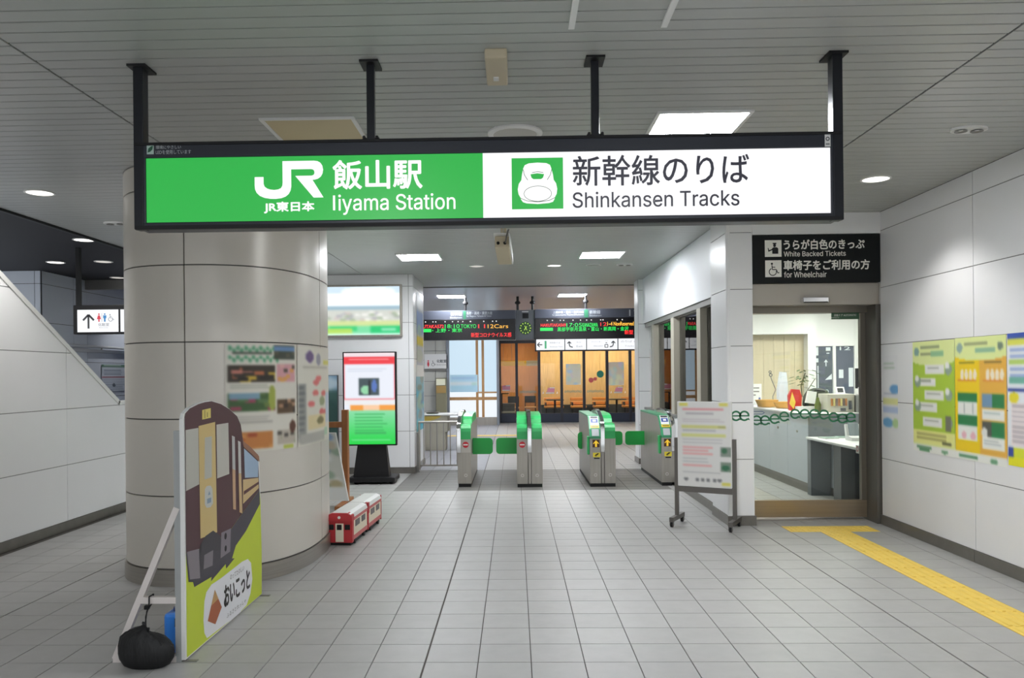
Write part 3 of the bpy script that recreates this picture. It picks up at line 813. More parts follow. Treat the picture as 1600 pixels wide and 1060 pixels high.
def staff(mb, x, z, s, d):
    mb.disc(x + .58 * s, z + .68 * s, .085 * s, d, ry=.1 * s).rect(x + .47 * s, x + .69 * s, z + .76 * s, z + .84 * s, d)
    mb.poly([(x + .44 * s, z + .18 * s), (x + .8 * s, z + .18 * s), (x + .8 * s, z + .5 * s), (x + .72 * s, z + .57 * s), (x + .5 * s, z + .57 * s), (x + .4 * s, z + .46 * s), (x + .26 * s, z + .4 * s), (x + .2 * s, z + .55 * s), (x + .17 * s, z + .52 * s), (x + .21 * s, z + .3 * s), (x + .44 * s, z + .4 * s)], d)
def chair_icon(mb, x, z, s, d, w_=.05):
    mb.disc(x + .4 * s, z + .83 * s, .065 * s, d, n=12)
    stroke(mb, [(x + .4 * s, z + .75 * s), (x + .42 * s, z + .48 * s), (x + .66 * s, z + .48 * s), (x + .75 * s, z + .27 * s), (x + .84 * s, z + .3 * s)], w_ * s, d)
    stroke(mb, [(x + .41 * s, z + .62 * s), (x + .6 * s, z + .62 * s)], w_ * s, d)
    mb.ring(x + .45 * s, z + .34 * s, .19 * s, (.19 + w_) * s, d, n=16, t0=2.0, t1=6.6)
t = MB(); staff(t, 2.657, 2.839, .175, 8.445); part('clerk_pictogram', t, M_BLACK, ds)['kind'] = 'stuff'
t = MB(); chair_icon(t, 2.659, 2.62, .175, 8.445); part('wheelchair_mark', t, M_BLACK, ds)
se = thing('door_sensor', 'flat silver automatic door sensor on the header over the office door', 'sensor', (3.23, 8.5, 2.37))
part('housing', MB().bbox(3.05, 3.32, 8.44, 8.501, 2.352, 2.408, .006), M_CHROME, se)
part('window', MB().box(3.06, 3.31, 8.437, 8.445, 2.35, 2.36), M_BLACK, se)
og = thing('door_operator_sign', 'small green notice plate at the top right of the office door glass', 'notice', (3.6, 8.76, 2.2))
part('plate', MB().box(3.47, 3.77, 8.755, 8.762, 2.19, 2.26), mat('notice_green', (70, 105, 80), .5), og)
part('lettering', MB().text('自動ドア AUTOMATIC', 3.5, 3.74, 2.222, 2.248, 8.753).text('OPEN', 3.0 + .45, 3.0 + .55, 2.205, 2.212, 8.753), M_SGREY, og)

# ---- green ring decals across door glass and column
M_EG = mat('decal_green', (50, 120, 85), .5)
def e_mark(x, z, r, d):
    q = MB().ring(x, z, r * .66, r, d, n=16, t0=.1, t1=5.6)
    q.rect(x - r * .7, x + r * .95, z - r * .12, z + r * .14, d)
    q.poly([(x + r * .55, z - r * .75), (x + r * 1.05, z - r * .8), (x + r * .75, z - r * .3)], d)
    return q
for x, z in ((2.562, 1.08), (2.649, 1.093), (2.74, 1.092), (2.845, 1.106), (2.949, 1.112 + .02), (3.068, 1.139 + .02), (3.172, 1.138 + .02), (3.277, 1.137 + .02), (3.381, 1.129 + .02), (3.485, 1.12), (3.582, 1.105), (3.672, 1.115)):
    build('ring_decal', e_mark(x, z, .056, 8.763), M_EG, d1)
for x in (2.338, 2.425): build('ring_decal', e_mark(x, 1.16, .056, 8.4485), M_EG, cw)
ad = MB(); stroke(ad, [(2.6, 1.19), (2.71, 1.19), (2.735, 1.175), (2.71, 1.16), (2.6, 1.16), (2.6, 1.19)], .006, 8.763)
build('arrow_decal', ad, mat('decal_blue', (70, 90, 140), .5), d1)

# ---- ticket gates
def gate(name, label, x0, y0, mods, strip_x, L=1.9):
    """mods: list of (dx0, dx1, 'exit' | 'entry'); strip_x: centre of the chrome rail"""
    W_ = max(m_[1] for m_ in mods)
    t = thing('ticket_gate', label, 'ticket gate', (x0, y0, 0), 'automatic ticket gates')
    part('plinth', MB().box(x0 + .005, x0 + W_ - .005, y0 + .005, y0 + L, 0, .05), M_BLACK, t)
    for a, b, kind in mods:
        a, b = x0 + a, x0 + b
        if kind == 'exit':
            pf = [(0, .05), (L, .05), (L, .9), (.3, .9), (.08, .78), (0, .69)]
            part('body', MB().prism([(y0 + p, q) for p, q in pf], a, b, 'x'), M_STEEL, t)
            cw_ = [(-.006, .69), (-.008, .80), (.0, .85), (.03, .885), (.08, .9), (.34, .9), (.40, .96), (.5, 1.0), (.7, 1.02), (1.5, 1.02), (1.66, .98), (1.75, .88), (.3, .88), (.08, .77), (.0, .69)]
            part('cowl', MB().prism([(y0 + p, q) for p, q in cw_], a + .004, b - .004, 'x'), M_GREEN, t)
            if len(mods) == 1 or a < x0 + .1:
                part('no_entry_mark', MB().disc((a + b) / 2, .612, .045, y0 - .002, n=24), mat('no_entry_red', (205, 40, 55), .4), t)
                part('no_entry_bar', MB().rect((a + b) / 2 - .034, (a + b) / 2 + .034, .603, .621, y0 - .003), M_WHITE, t)
            if len(mods) == 1:
                part('front_plate', MB().rect(a + .01, b - .006, .5, .688, y0 - .001), mat('gate_plate', (190, 186, 178), .4, .3), t)
        else:
            pf = [(0, .05), (L, .05), (L, 1.0), (.34, 1.0), (.26, .99), (.06, .82), (0, .72)]
            part('body', MB().prism([(y0 + p, q) for p, q in pf], a, b, 'x'), M_STEEL, t)
            rim = [(.34, 1.003), (.25, .995), (.055, .825), (-.006, .72), (-.006, .69), (.012, .69), (.012, .71), (.07, .80), (.27, .97), (.34, .98)]
            part('cowl', MB().prism([(y0 + p, q) for p, q in rim], a - .003, b + .003, 'x'), mat('gate_teal', (62, 150, 105), .35), t)
            part('top_cover', MB().box(a - .002, b + .002, y0 + .34, y0 + L - .02, .985, 1.008), mat('gate_teal', (62, 150, 105), .35), t)
            def slope(u):   # 0 top .. 1 bottom along the reader face
                P = [(.25, .998), (.055, .829), (-.008, .72)]
                Ls = [math.dist(P[0], P[1]), math.dist(P[1], P[2])]; d_ = u * sum(Ls)
                if d_ < Ls[0]: k = d_ / Ls[0]; return (P[0][0] + (P[1][0] - P[0][0]) * k, P[0][1] + (P[1][1] - P[0][1]) * k)
                k = (d_ - Ls[0]) / Ls[1]; return (P[1][0] + (P[2][0] - P[1][0]) * k, P[1][1] + (P[2][1] - P[1][1]) * k)
            def patch(u0, u1, f0, f1, o, nm, m):
                p, q = slope(u0), slope(u1); nx, nz = -.65 * o, .75 * o
                xa, xb = a + (b - a) * f0, a + (b - a) * f1
                part(nm, MB().add([(xa, y0 + p[0] + nx, p[1] + nz), (xb, y0 + p[0] + nx, p[1] + nz), (xb, y0 + q[0] + nx, q[1] + nz), (xa, y0 + q[0] + nx, q[1] + nz)], [(0, 1, 2, 3)]), m, t)
            patch(0.0, .48, .12, .92, .002, 'reader_panel', M_WHITE)
            patch(0.02, .12, .2, .85, .004, 'reader_slot', M_DARKG)
            patch(.16, .36, .2, .85, .004, 'card_pad', mat('reader_blue', (40, 75, 150), .3))
            patch(.21, .31, .38, .68, .006, 'card_mark', M_WHITE)
            patch(.5, .64, .12, .92, .004, 'ticket_slot', mat('slot_yellow', (235, 215, 60), .4))
            patch(.55, .6, .2, .85, .006, 'slot_mouth', mat('slot_brown', (90, 70, 40), .4))
            patch(.7, .98, .2, .85, .004, 'display', mat('gate_display', (185, 190, 192), .2))
            xm = (a + b) / 2 + .01
            part('arrow_plate', MB().rect(xm - .05, xm + .05, .565, .675, y0 - .002), mat('arrow_brown', (75, 40, 20), .4), t)
            part('arrow', MB().poly([(xm, .668), (xm + .042, .622), (xm + .036, .612), (xm + .014, .63), (xm + .014, .572), (xm - .014, .572), (xm - .014, .63), (xm - .036, .612), (xm - .042, .622)], y0 - .004), emit('arrow_amber', (250, 205, 40), .9), t)
            part('notice_sticker', MB().rect(xm - .045, xm + .06, .425, .49, y0 - .002), mat('sticker_yellow', (240, 220, 60), .5), t)
            part('sticker_symbol', MB().rect(xm - .02, xm + .01, .44, .452, y0 - .004).rect(xm - .01, xm + .025, .455, .468, y0 - .004).rect(xm + .01, xm + .04, .468, .48, y0 - .004).rect(xm - .03, xm + .05, .4, .418, y0 - .002), M_BLACK, t)
            part('side_guard', MB().bbox(a - .035, a - .002, y0 + .02, y0 + .12, .46, .72, .008), M_GREEN, t)
        part('round_badge', MB().ring((a + b) / 2, .17, .014, .024, y0 - .002, n=14), mat('badge_grey', (205, 203, 198), .4), t)
    sx = x0 + strip_x
    top = [(-.012, .5), (-.014, .84), (.0, .9), (.05, .945), (.2, 1.0), (.5, 1.06), (.8, 1.085), (1.1, 1.07), (1.5, 1.0), (1.85, .9), (1.88, .6)]
    low = [(1.85, .6), (1.8, .88), (1.5, .97), (1.1, 1.045), (.8, 1.06), (.5, 1.035), (.2, .975), (.06, .92), (.02, .88), (.006, .82), (.006, .5)]
    part('chrome_rail', MB().prism([(y0 + p, q) for p, q in top + low], sx - .026, sx + .026, 'x'), M_CHROME, t, True)
    part('centre_body', MB().prism([(y0 + p, q) for p, q in [(.008, .05), (L, .05), (L, .85), (1.5, .96), (1.1, 1.04), (.8, 1.055), (.5, 1.03), (.2, .97), (.06, .91), (.008, .82)]], sx - .02, sx + .02, 'x'), M_STEEL, t)
    return t
g1 = gate('g', 'narrow exit gate at the left end with red no-entry disc beside the barrier railing', -.83, 11.45, [(.035, .19, 'exit')], .015)
g2 = gate('g', 'twin exit gate with green cowls either side of a chrome rail, second from left', .022, 11.39, [(0, .155, 'exit'), (.21, .366, 'exit')], .183)
g3 = gate('g', 'twin gate with yellow arrow entry reader and a plain green cowl, third from left', 1.068, 11.39, [(0, .155, 'entry'), (.21, .366, 'exit')], .183)
g4 = gate('g', 'entry gate with yellow arrow reader against the window wall, partly behind the notice stand', 2.1, 11.45, [(0, .15, 'entry')], .17)
def flap(t, xa, xb, y, z0=.44, z1=.68, hinge_left=True):
    r = .05; w_ = xb - xa
    o_ = []
    def arc(cx_, cz, a0): return [(cx_ + r * math.cos(a0 + k * PI / 8), cz + r * math.sin(a0 + k * PI / 8)) for k in range(5)]
    if hinge_left: pts = [(xa, z0)] + arc(xb - r, z0 + r, -PI / 2) + arc(xb - r, z1 - r, 0) + [(xa, z1)]
    else: pts = [(xb, z1)] + arc(xa + r, z1 - r, PI / 2) + arc(xa + r, z0 + r, PI) + [(xb, z0)]
    part('flap', MB().prism(pts, y, y + .03, 'y'), M_FLAP, t)
    hx = xa if hinge_left else xb
    part('hinge', MB().tube((hx, y + .015, z0 + .02), (hx, y + .015, z1 - .02), .016, 10), M_BLACK, t, True)
flap(g1, -.635, -.335, 11.8)
flap(g2, -.285, .03, 11.8, hinge_left=False)
flap(g3, 1.43, 1.745, 12.95, .455, .68)
flap(g4, 1.79, 2.105, 12.95, .455, .68, hinge_left=False)
flap(g3, 1.0, 1.07, 12.7, .42, .69, hinge_left=False)

# ---- barrier railing
rl = thing('barrier_railing', 'low steel bar railing between the left wall end and the first gate', 'railing', (-1.25, 13.6, 0))
part('top_rail', MB().bbox(-1.66, -.83, 13.57, 13.63, .80, .835, .008), M_STEELH, rl)
part('bottom_rail', MB().box(-1.66, -.83, 13.585, 13.615, .06, .085), M_STEELH, rl)
for k in range(7):
    x = -1.57 + k * .114
    part('bar', MB().tube((x, 13.6, .08), (x, 13.6, .81), .009, 8), M_STEEL, rl, True)
part('post', MB().box(-.85, -.82, 13.58, 13.62, 0, .835), M_STEEL, rl)
part('post', MB().box(-1.662, -1.63, 13.58, 13.62, 0, .835), M_STEEL, rl)
pp = thing('steel_post', 'thin dark steel post at the foot of the left wall end', 'post', (-1.63, 13.3, 0))
part('shaft', MB().box(-1.655, -1.615, 13.26, 13.3, 0.01, .66), M_GREY, pp)
part('foot', MB().box(-1.66, -1.6, 13.25, 13.31, 0, .012), M_GREY, pp)

# ---- departure boards
YB = 17.0
def board_posts(t, xs, ztop=2.99):
    for x in xs:
        p = part('post', MB().tube((x, YB + .12, ztop), (x, YB + .12, ZC + .001), .028, 10), M_BLACK, t, True)
        part('collar', MB().lathe([(.028, .0), (.06, .02), (.06, .05), (.028, .08)], (x, YB + .12, ztop + .13), 14), M_BLACK, p, True)
M_HDR = mat('board_header', (74, 78, 90), .4)
M_BTXT = mat('board_lettering', (185, 190, 195), .5)
M_SCR = mat('led_screen', (22, 20, 24), .25)
b1 = thing('departure_board', 'left departure board with red and green LED lines, above the restroom side', 'departure board', (-1.1, YB + .1, 2.37), 'hanging departure boards')
part('header', MB().bbox(-2.3, .03, YB, YB + .25, 2.81, 3.0, .006), M_HDR, b1)
part('screen', MB().bbox(-2.3, .03, YB, YB + .25, 2.37, 2.812, .006), M_SCR, b1)
D = YB - .003
t = MB().text('新幹線', -1.36, -1.113, 2.887, 2.969, D).text('Shinkansen', -1.375, -1.114, 2.832, 2.873, D)
t.text('長野・高崎・東京方面', -1.017, -.467, 2.909, 2.977, D).text('for Nagano, Takasaki & Tokyo', -1.017, -.482, 2.854, 2.895, D)
part('lettering', t, M_BTXT, b1)
part('green_bar', MB().rect(-1.086, -1.031, 2.815, 2.995, D), mat('board_green', (40, 105, 75), .4), b1)
part('led_time', MB().text('18:10', -1.487, -1.17, 2.627, 2.71, D).text('TOKYO', -1.143, -.813, 2.623, 2.706, D).text('・上野・東京', -1.76, -1.116, 2.539, 2.621, D, bold=.014), M_LGREEN, b1)
part('led_train', MB().text('HAKUTAKA572', -2.15, -1.51, 2.632, 2.701, D, bold=.04).text('11', -.772, -.621, 2.62, 2.702, D).text('新型コロナウイルス感', -.925, -.061, 2.426, 2.522, D, bold=.016), M_LRED, b1)
part('led_cars', MB().text('12Cars', -.566, -.127, 2.616, 2.699, D), M_LORA, b1)
part('led_block', MB().rect(-2.2, -1.777, 2.545, 2.615, D), M_LGREEN, b1)
def dots_row(t, xs, z):
    q = MB()
    for x in xs: q.disc(x, z, .013, D, n=8)
    part('led_heading', q, M_LWHITE, t)
dots_row(b1, (-1.99, -1.9, -1.74, -1.68, -1.48, -1.32, -1.2, -1.1, -.65, -.93, -.64 - .3, -.59 + .13, -.38), 2.765)
board_posts(b1, (-1.05,), 3.0)
ck = thing('clock_panel', 'dark panel with a round green lit clock face between the departure boards', 'clock', (.24, YB + .1, 2.37))
part('panel', MB().bbox(.034, .442, YB + .02, YB + .25, 2.36, 3.0, .006), mat('clock_panel', (92, 96, 102), .4), ck)
part('label_plate', MB().rect(.18, .31, 2.82, 2.93, YB + .017), M_BLACK, ck)
part('label_strip', MB().rect(.17, .31, 2.955, 2.97, YB + .016), M_WHITE, ck)
fc = MB()
for k in range(12):
    a = k * PI / 6; c_, s_ = math.cos(a), math.sin(a)
    fc.add([(.242 + r * c_ - q * s_, YB + .016, 2.61 + r * s_ + q * c_) for r, q in ((.095, -.01), (.122, -.01), (.122, .01), (.095, .01))], [(0, 1, 2, 3)])
M_CLK = emit('clock_green', (195, 235, 90), 1.0)
part('numerals', fc, M_CLK, ck)
part('dial', MB().disc(.242, 2.61, .14, YB + .018), mat('clock_dial', (40, 75, 45), .4), ck)
hnd = MB(); stroke(hnd, [(.215, 2.565), (.27, 2.65)], .014, YB + .014); stroke(hnd, [(.275, 2.565), (.225, 2.665)], .012, YB + .013)
part('hands', hnd, M_CLK, ck)
board_posts(ck, (.02 + .06, .4), 3.0)
b2 = thing('departure_board', 'right departure board with red, green and orange LED lines, above the cafe', 'departure board', (1.7, YB + .1, 2.37), 'hanging departure boards')
part('header', MB().bbox(.446, 2.95, YB, YB + .25, 2.815, 3.01, .006), M_HDR, b2)
part('screen', MB().bbox(.446, 2.95, YB, YB + .25, 2.372, 2.817, .006), M_SCR, b2)
t = MB().text('上越妙高・富山・金沢方面', .834, 1.49, 2.914, 2.969, D).text('for Joetsumyoko, Toyama & Kanazawa', .82, 1.489, 2.86, 2.901, D)
t.text('新幹線', 1.613, 1.844, 2.894, 2.976, D).text('Shinkansen', 1.612, 1.871, 2.846, 2.88, D).text('12', 2.458, 2.675, 2.843, 2.98, D)
part('lettering', t, M_BTXT, b2)
part('green_bar', MB().rect(1.503, 1.585, 2.82, 2.992, D), mat('board_green', (40, 105, 75), .4), b2)
part('led_time', MB().text('17:05', 1.118, 1.446, 2.625, 2.708, D).text('KANAZAWA', 1.46, 1.787, 2.622, 2.704, D, bold=.02).text('黒部宇奈月温泉・富山・新高岡・金沢', .926, 2.441, 2.532, 2.621, D, bold=.014), M_LGREEN, b2)
part('led_train', MB().text('HAKUTAKA569', .571, 1.105, 2.637, 2.699, D, bold=.04).text('12', 1.842, 1.978, 2.639, 2.714, D).text('新型', 2.358, 2.535, 2.455, 2.544, D, bold=.03), M_LRED, b2)
part('led_cars', MB().text('1~4 NonReserved', 1.992, 2.551, 2.642, 2.724, D, bold=.02), M_LORA, b2)
part('led_block', MB().rect(.557, .83, 2.545, 2.612, D), M_LGREEN, b2)
dots_row(b2, (.71, .82, .99, 1.06, 1.26, 1.42, 1.55, 1.65, 1.85, 1.9, 2.2, 2.31), 2.768)
board_posts(b2, (1.545, 2.7), 3.01)
gs = thing('guide_sign', 'white backlit direction sign with arrows under the right departure board', 'sign', (1.6, YB + .1, 2.12))
part('frame', MB().bbox(.446, 2.95, YB + .01, YB + .24, 2.11, 2.37, .005), M_BLACK, gs)
for a, b in ((.47, 1.073), (1.09, 1.537), (1.553, 2.204), (2.222, 2.93)):
    part('lit_panel', MB().rect(a, b, 2.135, 2.365, YB + .006), M_LBOX, gs)
ar = MB()
E2 = YB + .003
stroke(ar, [(.6, 2.25), (.5, 2.25)], .022, E2); stroke(ar, [(.545, 2.3), (.495, 2.25), (.545, 2.2)], .02, E2)
stroke(ar, [(1.25, 2.19), (1.19, 2.205), (1.175, 2.25), (1.175, 2.3)], .022, E2); stroke(ar, [(1.135, 2.27), (1.175, 2.312), (1.215, 2.27)], .02, E2)
stroke(ar, [(2.04, 2.19), (2.1, 2.205), (2.115, 2.25), (2.115, 2.3)], .022, E2); stroke(ar, [(2.075, 2.27), (2.115, 2.312), (2.155, 2.27)], .02, E2)
stroke(ar, [(1.935, 2.18), (1.999, 2.18), (1.999, 2.24), (1.935, 2.24), (1.935, 2.18)], .014, E2)
ar.poly([(1.94, 2.27), (1.994, 2.27), (1.967, 2.29)], E2).poly([(1.94, 2.32), (1.955, 2.32), (1.948, 2.33)], E2).poly([(1.98, 2.32), (1.995, 2.32), (1.988, 2.33)], E2)
part('arrows', ar, emit('guide_ink', (30, 30, 36), 1), gs)
part('green_bar', MB().rect(.649, .69, 2.167, 2.331, E2), emit('guide_green', (75, 180, 125), .9), gs)
tx = MB().text('新幹線のりば', .76, .98, 2.27, 2.31, E2).text('Shinkansen Tracks', .76, 1.04, 2.19, 2.22, E2).text('改札 出口', 1.33, 1.43, 2.28, 2.31, E2).text('Exit', 1.33, 1.46, 2.19, 2.23, E2)
tx.text('エレベーター', 1.65, 1.88, 2.29, 2.315, E2).text('Elevator', 1.7, 1.9, 2.2, 2.225, E2).text('のりば 12', 2.28, 2.62, 2.28, 2.325, E2).text('Tracks', 2.36, 2.55, 2.19, 2.22, E2)
part('lettering', tx, emit('guide_grey', (165, 165, 172), .9), gs)

# ---- restroom wall sign, notice cabinet, counter
rs = thing('restroom_wall_sign', 'white restroom sign with wheelchair symbol on the far pale wall', 'sign', (-2.5, 25.55, 1.81))
part('board', MB().box(-2.9, -2.16, 25.5, 25.58, 1.83, 2.3), M_WHITE, rs)
part('grey_bar', MB().box(-2.95, -2.19, 25.5, 25.59, 1.77, 1.815), M_GREY, rs)  # grey bar just below the board
part('lettering', MB().text('化粧室', -2.501, -2.19, 2.02, 2.12, 25.497, bold=.02).text('Restrooms', -2.5, -2.2, 1.94, 1.97, 25.497), M_DARKG, rs)
q = MB(); chair_icon(q, -2.72, 1.89, .22, 25.497); part('wheelchair_mark', q, M_DARKG, rs)
q = MB().disc(-2.775, 2.08, .025, 25.497, n=10).poly([(-2.8, 2.045), (-2.75, 2.045), (-2.74, 1.93), (-2.76, 1.93), (-2.765, 1.88), (-2.785, 1.88), (-2.79, 1.93), (-2.81, 1.93)], 25.497)
part('figure_mark', q, mat('figure_red', (215, 60, 75), .5), rs)
cbn = thing('notice_cabinet', 'tall olive grey cabinet with a cream notice, against the far pale wall', 'cabinet', (-2.33, 25.3, 0))
part('body', MB().bbox(-2.5, -2.17, 25.1, 25.5, .0, 1.53, .01), mat('cabinet_olive', (128, 124, 100), .5), cbn)
part('upper_panel', MB().box(-2.48, -2.18, 25.085, 25.1, 1.05, 1.28), mat('cabinet_brown', (165, 135, 80), .5), cbn)
part('notice', MB().box(-2.485, -2.2, 25.08, 25.1, 1.3, 1.5), mat('notice_cream', (232, 232, 205), .5), cbn)
ct = thing('service_counter', 'low white topped counter with a curved yellow front behind the barrier railing', 'counter', (-1.7, 17.2, 0))
part('top', MB().bbox(-2.6, -1.07, 16.9, 17.7, .755, .785, .008), M_WHITE, ct)
part('body', MB().box(-2.5, -1.45, 17.0, 17.6, .4, .756), mat('counter_beige', (205, 200, 182), .5), ct)
part('base', MB().box(-2.45, -1.5, 17.05, 17.55, 0, .4), mat('counter_beige', (205, 200, 182), .5), ct)
part('leg', MB().box(-1.2, -1.14, 17.1, 17.6, 0, .756), M_DARKG, ct)
part('yellow_panel', MB().prism([(-2.4 + .8 * k / 10, .72 - .1 * math.sin(k * PI / 10)) for k in range(11)] + [(-1.6, .74), (-2.4, .74)], 16.96, 17.0, 'y'), mat('counter_yellow', (232, 205, 95), .5), ct)
tr = tag(build('tray', MB().lathe([(.0, .003), (.12, .003), (.17, .035), (.165, .035), (.115, .008)], (-1.8, 17.25, .785), 20), M_STEEL, None, True), 'small steel tray on the white counter behind the railing', 'tray')

# ---- cafe front
sf = thing('cafe_facade', 'black framed glass cafe front with wood interior, beyond the gates', 'shop front', (3, 26.7, 0))
SX = [-.5, .07, .822, 1.575, 2.326, 3.097, 3.867, 4.62, 5.37, 6.2, 7.0]
for x in SX[:-1]:
    part('mullion', MB().box(x - .045, x + .045, 26.62, 26.74, 0, 2.75), mat('cafe_frame', (44, 44, 52), .4), sf)
part('base_rail', MB().box(-.5, 7, 26.63, 26.73, .0, .3), mat('cafe_base', (46, 52, 68), .35), sf)
part('head_rail', MB().box(-.5, 7, 26.63, 26.73, 2.66, 2.76), mat('cafe_frame', (44, 44, 52), .4), sf)
for a, b in zip(SX[:-1], SX[1:]):
    part('pane', MB().box(a + .045, b - .045, 26.675, 26.683, .3, 2.66), M_GLASS, sf)
M_DT = mat('cafe_decal_teal', (120, 160, 150), .5); M_DP = mat('cafe_decal_pink', (225, 150, 170), .5)
for a, b, kind in ((.07, .822, 1), (.822, 1.575, 0), (1.575, 2.326, 1), (2.326, 3.097, 1), (3.097, 3.867, 0)):
    if kind:
        q = MB()
        for k in range(7): q.ring(a + .13 + k * .082, 1.02 + (.015 if k % 2 else 0), .022, .04, 26.665, n=8)
        part('ring_decal', q, M_DT, sf)
    else:
        part('notice_decal', MB().poly([(a + .25, 1.02), (a + .5, 1.0), (a + .52, 1.13), (a + .3, 1.16)], 26.665), M_DP, sf)
        part('notice_edge', MB().rect(a + .22, a + .5, .96, 1.0, 26.664).rect(a + .35, a + .52, 1.14, 1.17, 26.664).poly([(a + .1, .95), (a + .16, .97), (a + .13, 1.04)], 26.664).poly([(a + .57, .95), (a + .63, .97), (a + .6, 1.04)], 26.664), M_WHITE, sf)
part('notice_decal', MB().rect(-.42, -.15, 1.08, 1.25, 26.665), M_DP, sf)
part('notice_edge', MB().rect(-.42, -.17, 1.07, 1.1, 26.664).rect(-.3, -.15, 1.22, 1.26, 26.664), M_WHITE, sf)
part('round_decal', MB().disc(2.87, 1.6, .12, 26.665), mat('decal_teal_solid', (50, 140, 115), .5), sf)
part('round_decal', MB().disc(2.56, 1.4, .085, 26.665).disc(2.7, 1.44, .06, 26.665), mat('decal_red_pale', (205, 95, 100), .5), sf)
def cafe_poster(x0, x1, z0, z1, lab, tint):
    im = canvas(22, 30, [min(255, q + 40) for q in tint])
    for _ in range(14):
        pd(im, rng.random(), rng.random(), .14, [[225, 240, 225], [240, 230, 235], [250, 248, 210], [215, 235, 245], [245, 240, 220]][rng.integers(0, 5)])
    o = sheet('poster', blur(im, 3), flat_fn('-y', 26.655, x0, x1, z0, z1), M_PRINT)
    return tag(o, lab, 'poster', 'posters on the cafe glass')
cafe_poster(1.72, 2.22, 1.25, 1.95, 'pale blurred poster on the third cafe pane beyond the gates', [205, 200, 175])
cafe_poster(3.14, 3.66, 1.22, 2.0, 'pale blurred poster on the fifth cafe pane next to the window wall', [205, 190, 165])
im = canvas(30, 20, [190, 228, 248]); plines(im, .05, .15, .95, .3, 2, [165, 205, 238]); pr(im, 0, .42, 1, .62, [226, 240, 248]); plines(im, .05, .65, .9, .85, 2, [175, 225, 242]); pd(im, .85, .5, .1, [195, 230, 225])
o = sheet('poster', blur(im, 2), flat_fn('-y', 25.56, -2.08, -1.19, 1.06, 1.62), M_PRINT); tag(o, 'wide pale blue poster hanging on the frosted window', 'poster')
cbnr = tag(build('menu_banner', MB().box(-.5, .42, 28.0, 28.02, 1.92, 2.1), mat('banner_yellow', (245, 190, 60), .5)), 'yellow banner hanging inside the cafe behind the left panes', 'banner')
part('cord', MB().box(-.4, -.39, 28.005, 28.015, 2.1, 2.951).box(-.1, -.09, 28.005, 28.015, 2.1, 2.951), M_GREY, cbnr)
part('banner_end', MB().box(.42, .9, 28.0, 28.02, 1.92, 2.1), M_CREAM, cbnr)
# cafe furniture
def bench(x0, x1, lab):
    t = thing('cafe_bench', lab, 'bench', ((x0 + x1) / 2, 28.6, 0), 'orange cafe benches')
    part('seat', MB().bbox(x0, x1, 28.3, 28.75, .4, .48, .02), mat('bench_orange', (225, 150, 70), .5), t)
    part('backrest', MB().bbox(x0, x1, 28.76, 28.84, .5, .62, .02), mat('bench_orange', (225, 150, 70), .5), t)
    part('backrest', MB().bbox(x0, x1, 28.76, 28.84, .66, .76, .02), mat('bench_orange', (225, 150, 70), .5), t)
    for x in (x0 + .06, x1 - .06): part('leg', MB().box(x - .02, x + .02, 28.35, 28.84, 0, .6), M_BLACK, t)
    return t
for k, (a, b) in enumerate(((1.05, 1.75), (2.0, 2.55), (2.8, 3.35), (3.85, 4.4), (4.7, 5.2))):
    bench(a, b, ['orange wooden cafe bench behind the second cafe pane', 'orange wooden cafe bench behind the third cafe pane', 'orange wooden cafe bench behind the fourth cafe pane', 'orange wooden cafe bench behind the fifth cafe pane', 'orange wooden cafe bench at the right end of the cafe'][k])
def ctable(x, y, lab):
    t = thing('cafe_table', lab, 'table', (x, y, 0), 'black cafe tables')
    part('top', MB().bbox(x - .3, x + .3, y - .3, y + .3, .7, .735, .008), mat('table_dark', (60, 48, 42), .4), t)
    part('pedestal', MB().tube((x, y, .02), (x, y, .7), .04, 10), M_BLACK, t, True)
    part('foot', MB().lathe([(.25, 0), (.25, .015), (.04, .03)], (x, y, 0), 18), M_BLACK, t, True)
ctable(1.4, 27.75, 'black pedestal cafe table behind the second cafe pane')
ctable(3.55, 27.75, 'black pedestal cafe table behind the fourth mullion of the cafe')
def cchair(x, y, lab):
    t = thing('cafe_chair', lab, 'chair', (x, y, 0), 'cafe chairs')
    part('seat', MB().bbox(x - .2, x + .2, y - .2, y + .2, .42, .46, .01), mat('chair_tan', (215, 165, 105), .5), t)
    part('backrest', MB().bbox(x - .2, x + .2, y + .17, y + .2, .6, .84, .01), M_BLACK, t)
    for dx in (-.18, .18):
        for dy in (-.18, .18): part('leg', MB().box(x + dx - .015, x + dx + .015, y + dy - .015, y + dy + .015, 0, .6 if dy > 0 else .43), M_BLACK, t)
cchair(-.05, 28.0, 'dark cafe chair behind the leftmost cafe pane')
cchair(.55, 28.3, 'dark cafe chair behind the first wide cafe pane')
kc = thing('cafe_counter', 'dark cafe counter with pale shelf at the left end of the cafe', 'counter', (-.25, 27.4, 0))
part('body', MB().box(-.46, .0, 27.2, 27.8, 0, .62), mat('cafe_counter', (98, 88, 82), .6), kc)
part('shelf', MB().box(-.46, .02, 27.1, 27.8, .3, .36), M_CREAM, kc)
part('side_frame', MB().box(-.46, -.42, 27.1, 27.15, 0, .98).box(-.46, -.2, 27.1, 27.15, .95, .98), M_BLACK, kc)
for x, lab in ((0.3, 'warm cafe ceiling light at the left end of the cafe'), (1.9, 'warm cafe ceiling light second from the left end'), (3.4, 'warm cafe ceiling light third from the left end'), (5.0, 'warm cafe ceiling light at the right end of the cafe')):
    o = thing('cafe_light', lab, 'ceiling light', (x, 28.0, 2.95), 'warm cafe ceiling lights')
    part('diffuser', MB().box(x - .3, x + .3, 27.7, 28.3, 2.93, 2.949), M_SLIT, o)
    part('frame', MB().box(x - .32, x + .32, 27.68, 28.32, 2.94, 2.951), M_WHITE, o)

